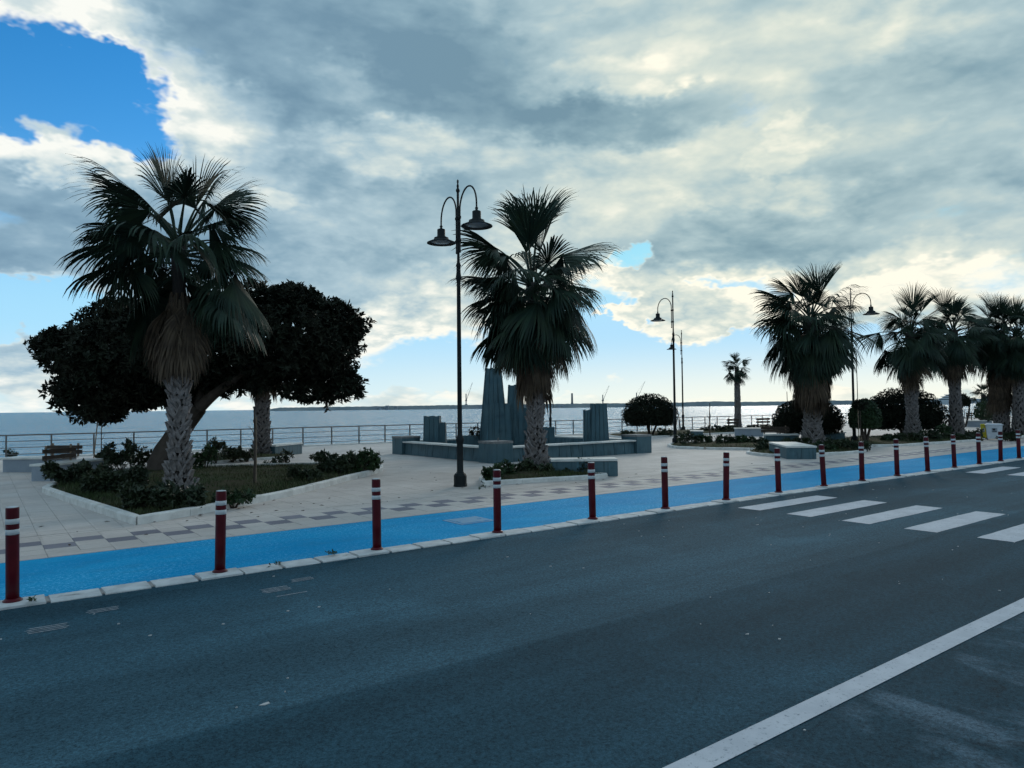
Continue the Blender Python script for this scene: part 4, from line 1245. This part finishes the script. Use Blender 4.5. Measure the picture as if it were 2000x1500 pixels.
shrub(558, 910, 878, 22, 'little thin-stemmed shrub before the grey stone bench', 113, n=26)
shrub(535, 912, 893, 26, 'tiny leafy plant near the staked sapling', 114, n=22)
shrub(455, 992, 960, 80, 'low weedy shrub beside the second bollard top', 115, n=110, L=.09, m='shrublight')
# narrow bed before the railing
shrub(420, 905, 862, 46, 'leafy shrub before the railing right of the nearest palm', 121, n=80)
shrub(455, 903, 868, 40, 'leafy shrub before the railing between two railing posts', 122, n=80)
shrub(482, 902, 872, 28, 'small shrub left of the half-hidden palm trunk', 123, n=50)
shrub(22, 893, 880, 20, 'small round shrub behind the left white bench', 124, n=30)
# central bed
shrub(962, 944, 906, 38, 'light green leafy shrub at the left corner of the central bed', 131, n=95, m='shrublight')
shrub(990, 936, 898, 30, 'thin leafy shrub left of the central palm trunk', 132, n=45, m='shrublight')
shrub(1045, 932, 900, 74, 'dark shrub wrapped round the foot of the central palm', 133, n=230, L=.12)
shrub(1098, 930, 906, 60, 'low dark shrub in front of the white bench', 134, n=170, L=.10)
shrub(1142, 930, 898, 34, 'leafy shrub standing above the white bench behind a bollard', 135, n=70)
shrub(1175, 929, 910, 40, 'low shrub under the right end of the white bench', 136, n=90, L=.10)
# bed under the thick palm
for k, (px_, py_, tp_, w_, lb, mm) in enumerate([
    (1345, 872, 842, 50, 'rounded shrub right of the single-arm lamp base', 'shrub'), (1375, 870, 850, 36, 'low shrub left of the bare sapling', 'shrublight'),
    (1420, 872, 850, 46, 'shrub with open leaves right of the bare sapling', 'shrub'), (1455, 871, 852, 40, 'low shrub before the long grey bench', 'shrublight'),
    (1487, 872, 854, 30, 'small shrub left of the dark-backed bench', 'shrub'), (1488, 884, 864, 24, 'spiky small shrub left of the angular stone bench', 'shrub'),
    (1640, 882, 848, 56, 'dark shrub right of the thick palm trunk', 'shrub'), (1672, 882, 856, 50, 'low dark shrub under the lamp behind the thick palm', 'shrub'),
    (1612, 884, 862, 36, 'shrub behind the ninth bollard', 'shrublight'), (1555, 876, 850, 50, 'dark shrub left of the thick palm trunk', 'shrub')]):
    shrub(px_, py_, tp_, w_, lb, 150 + k, mm, n=int(w_ * 2.4), L=.12)
for k, (px_, py_, tp_, w_, lb, mm) in enumerate([
    (1778, 866, 845, 60, 'low dark shrub at the foot of the palm against the dome tree', 'shrub'), (1818, 864, 842, 44, 'open leafy shrub right of the palm against the dome tree', 'shrub'),
    (1735, 866, 850, 30, 'small shrub left of the palm against the dome tree', 'shrublight'), (1868, 862, 845, 60, 'dark shrub at the foot of the palm left of the bins', 'shrub'),
    (1905, 861, 836, 30, 'dark shrub close left of the yellow bin', 'shrub'), (1845, 856, 825, 36, 'light green shrub left of the palm near the bins', 'shrublight'),
    (1972, 862, 842, 44, 'dark low shrub right of the white bin', 'shrub')]):
    shrub(px_, py_, tp_, w_, lb, 170 + k, mm, n=int(w_ * 2.2), L=.14)
for k, (px_, py_, tp_, w_, lb) in enumerate([
    (1225, 853, 840, 24, 'small shrub before the railing left of the dome tree'), (1300, 853, 838, 34, 'light shrub under the right side of the dome tree'),
    (1380, 846, 833, 22, 'small shrub before the railing left of the small palm'), (1404, 846, 830, 26, 'leafy shrub left of the small sea-side palm'),
    (1430, 846, 830, 28, 'shrub touching the small sea-side palm trunk'), (1480, 842, 831, 60, 'low dark hedge shrub right of the small sea-side palm'), (1520, 842, 832, 40, 'low shrub left of the dark rounded tree')]):
    shrub(px_, py_, tp_, w_, lb, 190 + k, 'shrub', n=int(w_ * 1.8), L=.16)

# weeds in the joints of the kerb
for k, (px_, py_, tp_, w_, lb) in enumerate([(541, 1109, 1101, 26, 'weed tuft growing in the kerb joint right of the second bollard'), (648, 1087, 1082, 22, 'flat weed behind the kerb left of the third bollard'),
                                             (62, 1180, 1175, 10, 'tiny weed in the kerb joint beside the nearest bollard'), (908, 949, 945, 10, 'weed tuft at the foot of the twin lamp post'), (942, 958, 940, 14, 'weed hanging over the left corner of the central bed kerb')]):
    g_ = gp(px_, py_); f = g_.x * FWD.x + g_.y * FWD.y; kk = f / FPX
    leafy('weed', lb, 'weed', g_.x, g_.y, [((0, 0, .02), (w_ * kk / 2, .05, max(.03, (py_ - tp_) * kk)))], 26, 5, .045, .018, M['shrublight'], 300 + k, None, 'weeds in the joints', (.3, 1.05))

# ================================================================== FOUNTAIN MONUMENT
fx0, fx1, fy0, fy1 = 12.75, 20.0, 17.95, 24.65
fcx, fcy = (fx0 + fx1) / 2, (fy0 + fy1) / 2
ft = thing('fountain', 'slate-clad square fountain with stepped stone towers behind the central palm', 'fountain', (fcx, fcy, 0))
hx, hy = (fx1 - fx0) / 2, (fy1 - fy0) / 2
MB().box((0, 0, 0.10), (hx * 2 - .9, hy * 2 - .9, 0.20)).build('basin_floor', M['slate'], ft)
blk = 0.78
core = MB()
for (cx_, cy_, sx, sy) in ((0, -hy + .28, hx * 2 - .5, .17), (0, hy - .28, hx * 2 - .5, .17), (-hx + .28, 0, .17, hy * 2 - .5), (hx - .28, 0, .17, hy * 2 - .5)):
    core.box((cx_, cy_, .22), (sx, sy, .44))
core.build('basin_wall', M['slate'], ft)


def panel(w, h_):
    b = MB()
    g_ = .010
    # slightly curved slab leaning inwards at the top
    prof = [(-.17, 0.0), (-.155, h_ * .35), (-.135, h_ * .7), (-.125, h_)]
    vs = []
    for (o, z) in prof: vs += [(-w / 2 + g_, o, z), (w / 2 - g_, o, z)]
    for (o, z) in prof: vs += [(-w / 2 + g_, o + .05, z), (w / 2 - g_, o + .05, z)]
    fs = []
    for k in range(3):
        fs.append((k * 2, k * 2 + 1, k * 2 + 3, k * 2 + 2)); fs.append((8 + k * 2 + 1, 8 + k * 2, 8 + k * 2 + 2, 8 + k * 2 + 3))
        fs.append((k * 2, k * 2 + 2, 8 + k * 2 + 2, 8 + k * 2)); fs.append((k * 2 + 1, 8 + k * 2 + 1, 8 + k * 2 + 3, k * 2 + 3))
    fs.append((6, 7, 15, 14)); fs.append((0, 8, 9, 1))
    return b.add(vs, fs).mesh('cladding_panel', M['slate'])


for (L, axis, sgn) in ((hx * 2 - 2 * blk, 'x', -1), (hx * 2 - 2 * blk, 'x', 1), (hy * 2 - 2 * blk, 'y', -1), (hy * 2 - 2 * blk, 'y', 1)):
    n = int(round(L / .53)); w = L / n
    pm_ = panel(w, .44)
    for k in range(n):
        u_ = -L / 2 + (k + .5) * w
        j = rnd.uniform(-.006, .006)
        if axis == 'x':
            loc = (u_, sgn * (hy - .28) + sgn * j, 0); rz = 0 if sgn < 0 else math.pi
            inst('cladding_panel', pm_, ft, loc, rz)
            inst('cladding_panel', pm_, ft, (u_, sgn * (hy - .28) + sgn * (-.06), .02), rz + math.pi)
        else:
            loc = (sgn * (hx - .28) + sgn * j, u_, 0); rz = -R(90) if sgn < 0 else R(90)
            inst('cladding_panel', pm_, ft, loc, rz)
            inst('cladding_panel', pm_, ft, (sgn * (hx - .28) + sgn * (-.06), u_, .02), rz + math.pi)
    nn = 5
    for k in range(nn):
        u_ = -L / 2 + (k + .5) * L / nn
        if axis == 'x': MB().box((u_, sgn * (hy - .25), .475), (L / nn - .008, .44, .05)).build('coping_slab', M['coping'], ft)
        else: MB().box((sgn * (hx - .25), u_, .475), (.44, L / nn - .008, .05)).build('coping_slab', M['coping'], ft)
for sx in (-1, 1):
    for sy in (-1, 1):
        cxb, cyb = sx * (hx - blk / 2), sy * (hy - blk / 2)
        cb = MB().box((cxb, cyb, .305), (blk, blk, .61)).build('corner_block', M['slate'], ft)
        MB().box((cxb, cyb, .645), (blk + .03, blk + .03, .07)).build('capstone', M['rough'], cb)
MB().lathe([(.02, 0), (.03, .02), (.02, .05), (.025, .08), (.012, .10)], 8, (-hx + blk * .5 + .1, -hy + blk * .5, .68)).build('spout', M['rail'], ft)


def tower(cx_, cy_, rzt, w0, w1, zt, slabs, name='tower', z0=.15, dep=None):
    """a tapering pillar clad with upright slate slabs of its own"""
    cr = MB()
    d0 = dep or w0; d1 = d0 * w1 / w0
    vs = [(-w0 / 2 + .02, -d0 / 2 + .02, z0), (w0 / 2 - .02, -d0 / 2 + .02, z0), (w0 / 2 - .02, d0 / 2 - .02, z0), (-w0 / 2 + .02, d0 / 2 - .02, z0),
          (-w1 / 2 + .02, -d1 / 2 + .02, zt - .03), (w1 / 2 - .02, -d1 / 2 + .02, zt - .03), (w1 / 2 - .02, d1 / 2 - .02, zt - .03), (-w1 / 2 + .02, d1 / 2 - .02, zt - .03)]
    cr.add(vs, [(3, 2, 1, 0), (4, 5, 6, 7), (0, 1, 5, 4), (1, 2, 6, 5), (2, 3, 7, 6), (3, 0, 4, 7)])
    o = cr.build(name, M['slate'], ft, (cx_, cy_, 0), rzt)
    for face in range(4):
        a = face * math.pi / 2
        wa0, wa1, da0, da1 = (w0, w1, d0, d1) if face % 2 == 0 else (d0, d1, w0, w1)
        for k in range(slabs):
            s0, s1 = k / slabs, (k + 1) / slabs
            th = .035 + .022 * ((k * 7 + face * 3) % 3) / 2
            g_ = .006
            b0, b1 = -wa0 / 2 + wa0 * s0 + g_, -wa0 / 2 + wa0 * s1 - g_
            t0, t1 = -wa1 / 2 + wa1 * s0 + g_, -wa1 / 2 + wa1 * s1 - g_
            yb, yt = -da0 / 2, -da1 / 2
            zz = zt - (.0 if (k + face) % 2 else .025)
            vs = [(b0, yb - th, z0), (b1, yb - th, z0), (b1, yb + .03, z0), (b0, yb + .03, z0), (t0, yt - th, zz), (t1, yt - th, zz), (t1, yt + .03, zz), (t0, yt + .03, zz)]
            MB().add(vs, [(3, 2, 1, 0), (4, 5, 6, 7), (0, 1, 5, 4), (1, 2, 6, 5), (2, 3, 7, 6), (3, 0, 4, 7)]).build('slate_slab', M['slate'], o, (0, 0, 0), a)
    return o


lx = lambda X, Y: (X - fcx, Y - fcy)
D45 = R(-37)
# central group
c_ = lx(15.60, 21.65); tower(*c_, D45, 1.06, 0.94, 1.92, 5)
c_ = lx(15.68, 21.98); tower(*c_, D45, 1.05, 0.50, 3.25, 4, z0=.2)
c_ = lx(16.36, 21.50); tower(*c_, D45, 0.72, 0.44, 2.6, 3)
c_ = lx(16.75, 21.10); tower(*c_, D45, 0.42, 0.38, 1.72, 2)
c_ = lx(16.62, 20.85); tower(*c_, D45, 0.34, 0.32, .98, 2)
c_ = lx(17.35, 20.75); tower(*c_, D45, 0.40, 0.38, .98, 2)
# left and right groups
c_ = lx(13.86, 23.48); tower(*c_, D45, .56, .50, 1.45, 3)
c_ = lx(14.17, 23.25); tower(*c_, D45, .20, .17, 1.20, 2, dep=.4)
c_ = lx(18.54, 19.24); tower(*c_, D45, .66, .50, 1.86, 4)
c_ = lx(18.20, 19.50); tower(*c_, D45, .22, .19, 1.62, 2, dep=.45)
# planter in the basin
c_ = lx(15.05, 22.75)
MB().box((c_[0], c_[1], .38), (.75, .6, .60), D45).build('planter', M['slate'], ft)
leafy('shrub', 'dark creeping plant in the fountain planter left of the tall tower', 'shrub', 15.13, 22.65, [((.15, 0, .75), (.30, .25, .24)), ((.25, 0, .45), (.22, .2, .2))], 130, 6, .09, .05, M['dome'], 402, None, 'leafy shrubs in the beds')


# ================================================================== BENCHES
def bench(p_left, p_right, depth, h_, label, mseat='render', back=None, seed=0, top_over=.03, panels=0, cat='bench'):
    """a stone box bench between two measured front-foot points; back: (from, to) stretch of a wooden backrest"""
    a = Vector((p_left[0], p_left[1], 0)); b = Vector((p_right[0], p_right[1], 0))
    L = (b - a).length; ang = math.atan2(b.y - a.y, b.x - a.x)
    t = thing('stone_bench', label, cat, (a.x, a.y, 0), ang, 'stone benches on the promenade')
    body = MB().box((L / 2, depth / 2, h_ / 2 - .03), (L - .04, depth - .04, h_ - .06)).build('body', M[mseat], t)
    MB().box((L / 2, depth / 2, .02), (L - .10, depth - .10, .05)).build('plinth', M['joint'], t)
    ns_ = max(1, int(round(L / 1.1)))
    for k in range(ns_):
        MB().box((L * (k + .5) / ns_, depth / 2, h_ - .027), (L / ns_ - .006 + (top_over if ns_ == 1 else 0), depth + top_over * 2, .055)).build('seat_slab', M['coping'], t)
    if panels:
        for k in range(panels):
            MB().box((L * (k + .5) / panels, .012, h_ / 2 - .03), (L / panels - .012, .03, h_ - .075)).build('cladding_panel', M[mseat], body)
        MB().box((.012, depth / 2, h_ / 2 - .03), (.03, depth - .05, h_ - .075)).build('cladding_panel', M[mseat], body)
        MB().box((L - .012, depth / 2, h_ / 2 - .03), (.03, depth - .05, h_ - .075)).build('cladding_panel', M[mseat], body)
    if back:
        x0, x1, zt, off = back
        bk = MB().box(((x0 + x1) / 2, off, h_ + .06), (x1 - x0, .03, .02)).build('backrest', M['wood'], t)
        for z in (h_ + .13, h_ + .13 + (zt - h_ - .10) * .5):
            MB().box(((x0 + x1) / 2, off, z), (x1 - x0, .035, .105)).build('plank', M['wood'], bk)
        for x in (x0 + .15, x1 - .15):
            MB().box((x, off + .035, (h_ + zt) / 2), (.05, .03, zt - h_ + .02)).build('backrest_post', M['stake'], bk)
    return t


G = lambda px, py: gp(px, py)
bench(G(3, 922.5), G(123, 922), .62, .43, 'long pale stone bench with wooden backrest at the far left', back=(0.95, 2.05, .80, .60))
bench(G(98, 940), G(205, 925), .55, .43, 'stone bench with wooden backrest half hidden by the left bed shrubs', back=(0.35, 1.55, .86, .50))
bench(G(537, 893), G(590, 886), .62, .44, 'grey panelled stone bench beside the half-hidden palm', 'slate', panels=2)
bench(G(1076, 932), G(1207, 930.5), .55, .44, 'white-topped stone bench right of the central palm', 'slate', panels=2)
g_a, g_b = G(1537, 897), G(1595, 897)
bench((g_a.x, g_a.y), (g_b.x, g_b.y), 2.6, .42, 'angular white-topped stone bench before the thick palm', 'slate', panels=2)
bench(G(1435, 852), G(1492, 852), .6, .45, 'long grey bench behind the shrubs left of the thick palm', 'render')
bench(G(1495, 868), G(1562, 868), .6, .44, 'dark bench with plank backrest left of the thick palm', 'slate', back=(-.1, 1.1, .80, .56))
bench(G(1348, 857), G(1374, 857), .6, .42, 'small white-topped bench behind the shrubs right of the lamp', 'slate')
bench(G(1613, 863), G(1652, 862), .7, .44, 'bluish stone bench behind the thick palm on its right', 'slate')
bench(G(1891, 834), G(1939, 834), .6, .46, 'grey bench beyond the waste bins', 'render')


def slat_bench(px, py, wpx, label):
    g_ = gp(px, py); f = g_.x * FWD.x + g_.y * FWD.y; L = wpx * f / FPX
    t = thing('slat_bench', label, 'bench', (g_.x, g_.y, 0), math.atan2(RGT.y, RGT.x) + .25, 'slatted benches by the railing')
    for z in (.62, .80):
        MB().box((0, 0, z), (L, .035, .11)).build('back_slat', M['wood'], t)
    for y in (.10, .24, .38):
        MB().box((0, y, .44), (L, .11, .035)).build('seat_slat', M['wood'], t)
    for x in (-L * .36, L * .36):
        MB().box((x, .03, .44), (.05, .05, .88)).box((x, .24, .40), (.05, .42, .05)).box((x, .42, .2), (.05, .05, .40)).build('leg', M['iron'], t)


slat_bench(1432, 845, 26, 'slatted bench close left of the small sea-side palm')
slat_bench(1491, 843, 30, 'slatted bench before the railing right of the small sea-side palm')
slat_bench(1894, 826, 16, 'distant slatted bench by the railing left of the short young palm')

# ================================================================== SEA RAILING
rail = thing('sea_railing', 'long steel railing with four bars along the sea front', 'railing', (0, RAIL_Y, 0.04))
post_r = MB().box((0, 0, .42), (.055, .045, .84)).box((0, 0, .006), (.13, .13, .012)).mesh('post', M['rail'])
PITCHR = 1.427
for k in range(-6, 75):
    inst('post', post_r, rail, (0.81 + k * PITCHR, 0, 0))
for z, r in ((.85, .026), (.62, .013), (.38, .013), (.13, .013)):
    MB().tube([(-10, -.0 if z > .8 else -.03, z), (110, -.0 if z > .8 else -.03, z)], r, 8).build('rail', M['rail'], rail)

# ================================================================== BINS
def bin_(px, py, wpx, hpx, label, m, name, yel=False):
    g_ = gp(px, py); f = g_.x * FWD.x + g_.y * FWD.y; k = f / FPX
    w, h_ = wpx * k, hpx * k
    t = thing(name, label, 'waste bin', (g_.x, g_.y, 0), math.atan2(RGT.y, RGT.x) - R(30))
    b = MB()
    d_ = w * .9
    vs = []
    for z, s_ in ((.06, .82), (h_ * .9, 1.0)):
        for (a, c) in ((-1, -1), (1, -1), (1, 1), (-1, 1)): vs.append((a * w / 2 * s_, d_ / 2 + c * d_ / 2 * s_, z))
    b.add(vs, [(3, 2, 1, 0), (4, 5, 6, 7), (0, 1, 5, 4), (1, 2, 6, 5), (2, 3, 7, 6), (3, 0, 4, 7)])
    b.build('body', M[m], t)
    MB().box((0, d_ / 2, h_ * .9 + .012), (w * 1.10, d_ * 1.10, .03)).box((0, d_ / 2 + .02, h_ * .95), (w * 1.04, d_ * 1.0, h_ * .09), 0, 0, .12).build('lid', M[m], t)
    for s_ in (-1, 1): MB().lathe([(.09, -.025), (.1, -.02), (.1, .02), (.09, .025)], 12).mesh('w', M['black']) if False else None
    for s_ in (-1, 1):
        wl = MB().lathe([(.085, -.025), (.10, -.015), (.10, .015), (.085, .025)], 12).build('wheel', M['black'], t, (s_ * w * .38, d_ * .85, .10))
        wl.rotation_euler = (0, R(90), 0)
    MB().box((0, -.012 + (1 - .93) * d_ / 2, h_ * .60), (w * .34, .012, h_ * .26)).build('sticker', M['shipw'] if yel else M['render'], t)
    ic = MB()
    ic.box((-.02, -.022 + .035 * d_, h_ * .64), (w * .16, .008, h_ * .12)); ic.box((0, -.022 + .035 * d_, h_ * .52), (w * .24, .008, h_ * .035))
    ic.build('pictogram', M['black'], t)
    return t


bin_(1943, 859.5, 27, 32, 'white wheeled waste bin with dark pictogram on the paving at right', 'binw', 'waste_bin')
bin_(1922, 858.0, 10, 30, 'narrow yellow waste bin left of the white one', 'biny', 'waste_bin', True)

# ================================================================== THE FAR SHORE
def far(px, F_, z=0.0):
    t = (px - 1000) / FPX
    p = FWD * F_ + RGT * (t * F_)
    return Vector((p.x, p.y, z))


BD = 2000.0
mpp = BD / FPX
bw = thing('breakwater', 'long low breakwater on the horizon across the bay', 'breakwater', far(1000, BD, SEA_Z))
o0 = far(1000, BD, SEA_Z)
q = random.Random(77)
b = MB(); V = []; F = []
xs = np.linspace(520, 2700, 420)
for i, px in enumerate(xs):
    base = far(px, BD, SEA_Z) - o0
    s_ = min(1.0, (px - 519) / 26)
    top = (6.6 + 1.4 * min(1, max(0, (px - 600) / 300))) * mpp * s_ ** .5
    if 1335 < px < 1440: top += 3.2 * mpp * math.sin((px - 1335) / 105 * math.pi) * .5
    if px > 1560: top += 1.6 * mpp * math.sin(px * .013) ** 2
    top += q.uniform(-.35, .45) * mpp * s_
    for (dz_, dd) in ((-1, -14), (top * .35, -8), (top * .62, -5), (top, 0), (top, 10)):
        p = base + FWD * dd; V.append((p.x, p.y, dz_ + (q.uniform(-.5, .5) if 0 < dz_ < top else 0)))
for i in range(len(xs) - 1):
    for c in range(4): F.append((i * 5 + c, (i + 1) * 5 + c, (i + 1) * 5 + c + 1, i * 5 + c + 1))
b.add(V, F).build('rubble_bank', M['rock'], bw)


def farbox(name, px, F_, w, h_, z0, label, m='farwall', roof=True):
    p = far(px, F_, SEA_Z + z0)
    t = thing(name, label, 'building', p, math.atan2(RGT.y, RGT.x), 'small buildings on the breakwater')
    MB().box((0, 0, h_ / 2), (w, 9, h_)).build('wall', M[m], t)
    MB().box((0, 0, h_ + .3), (w + .8, 9.8, .6)).build('roof', M['rock'], t)
    nW = max(2, int(w / 5))
    for k in range(nW): MB().box((-w / 2 + w * (k + .5) / nW, -4.6, h_ * .55), (1.6, .3, 1.8)).build('window', M['shipg'], t)
    return t


farbox('harbour_shed', 746, 1985, 26, 8.4, 0, 'low grey shed on the breakwater, left of the pair')
farbox('harbour_house', 756, 1982, 8, 11.5, 0, 'small pale tower house on the breakwater beside the low shed')
farbox('harbour_shed', 773, 1985, 10, 9.6, 0, 'small arched shed on the breakwater right of the tower house')
farbox('harbour_shed', 1095, 1985, 22, 9.0, 0, 'pale long shed on the breakwater right of the central palm')
farbox('harbour_shed', 1230, 1985, 34, 8.0, 0, 'grey shed on the breakwater just left of the dome tree')
farbox('harbour_house', 1908, 1985, 40, 13.0, 0, 'hazy harbour building beyond the bins')
farbox('harbour_house', 1935, 1982, 26, 16.0, 0, 'taller hazy harbour building behind the short young palm')


def crane(px, top, jib, label, back=None, thick=1.4):
    F_ = 2040.0; k = F_ / FPX
    hor = 806 - .0108 * px
    t = thing('harbour_crane', label, 'crane', far(px, F_, SEA_Z), 0, 'harbour cranes on the horizon')
    zt = (hor - top) * k + CAM_H - SEA_Z
    MB().tube([(0, 0, 0), (0, 0, zt)], [thick * 1.3, thick], 4).box((0, 0, zt * .55), (4.2, 4.2, 3.4)).box((0, 0, zt * .3), (5.5, 5.5, 2.0)).build('mast', M['crane'], t)
    if jib:
        for (jx, jy) in jib:
            e = RGT * ((jx - px) * k); ze = (hor - jy) * k + CAM_H - SEA_Z
            MB().tube([(0, 0, zt * .5), (e.x, e.y, ze)], [.8, .45], 4).build('jib', M['crane'], t)
            MB().tube([(0, 0, zt), (e.x, e.y, ze)], [.18, .18], 3).build('stay_cable', M['crane'], t)
    return t


crane(910, 769, [(923, 747)], 'thin harbour crane on the horizon between lamp and fountain tower')
crane(1117, 768, None, 'thick dark harbour mast on the horizon right of the central palm', thick=2.6)
crane(1177, 771, [(1190, 753)], 'harbour crane on the horizon above the right fountain tower')
crane(1243, 767, [(1260, 745), (1269, 768)], 'harbour crane with peaked double boom left above the dome tree')

# white ship moored inside the breakwater
F_ = 1250.0; k = F_ / FPX
ship = thing('white_ship', 'large white motor yacht moored behind the palm left of the bins', 'ship', far(1858, F_, SEA_Z), math.atan2(RGT.y, RGT.x))
hl = MB()
Lh = 62 * k
sec = []
for i, s_ in enumerate(np.linspace(-.5, .5, 9)):
    wd = 5.5 * (1 - max(0, (-s_ - .2) / .3) ** 2 * .9); zt = 7.5 + (1.8 if s_ < -.2 else 0) * (-s_ - .2) / .3
    sec.append([(s_ * Lh, -wd * .7, -.5), (s_ * Lh - (1.5 if i == 0 else 0), -wd, zt), (s_ * Lh - (1.5 if i == 0 else 0), wd, zt), (s_ * Lh, wd * .7, -.5)])
vs = [v for s_ in sec for v in s_]
fs = [(i * 4 + c, (i + 1) * 4 + c, (i + 1) * 4 + (c + 1) % 4, i * 4 + (c + 1) % 4) for i in range(8) for c in range(4)] + [(0, 1, 2, 3), (35, 34, 33, 32)]
hl.add(vs, fs).build('hull', M['shipw'], ship)
for i, (x0, x1, z0, z1) in enumerate(((-.40, .46, 7.5, 11.2), (-.30, .42, 11.2, 14.6), (-.20, .34, 14.6, 17.8), (-.06, .22, 17.8, 20.2))):
    dk = MB().box(((x0 + x1) / 2 * Lh, 0, z1 - .5), ((x1 - x0) * Lh, 9.5 - i, 1.0)).box(((x0 + x1) / 2 * Lh, 0, z0 + .4), ((x1 - x0) * Lh, 9.4 - i, .8)).build('deck', M['shipw'], ship)
    MB().box(((x0 + x1) / 2 * Lh + 1, 0, (z0 + z1) / 2), ((x1 - x0) * Lh - 3, 8.6 - i, z1 - z0 - 1.2)).build('window_band', M['shipg'], dk)
MB().tube([(.08 * Lh, 0, 20), (.10 * Lh, 0, 25)], [.8, .3], 6).build('mast', M['shipw'], ship)
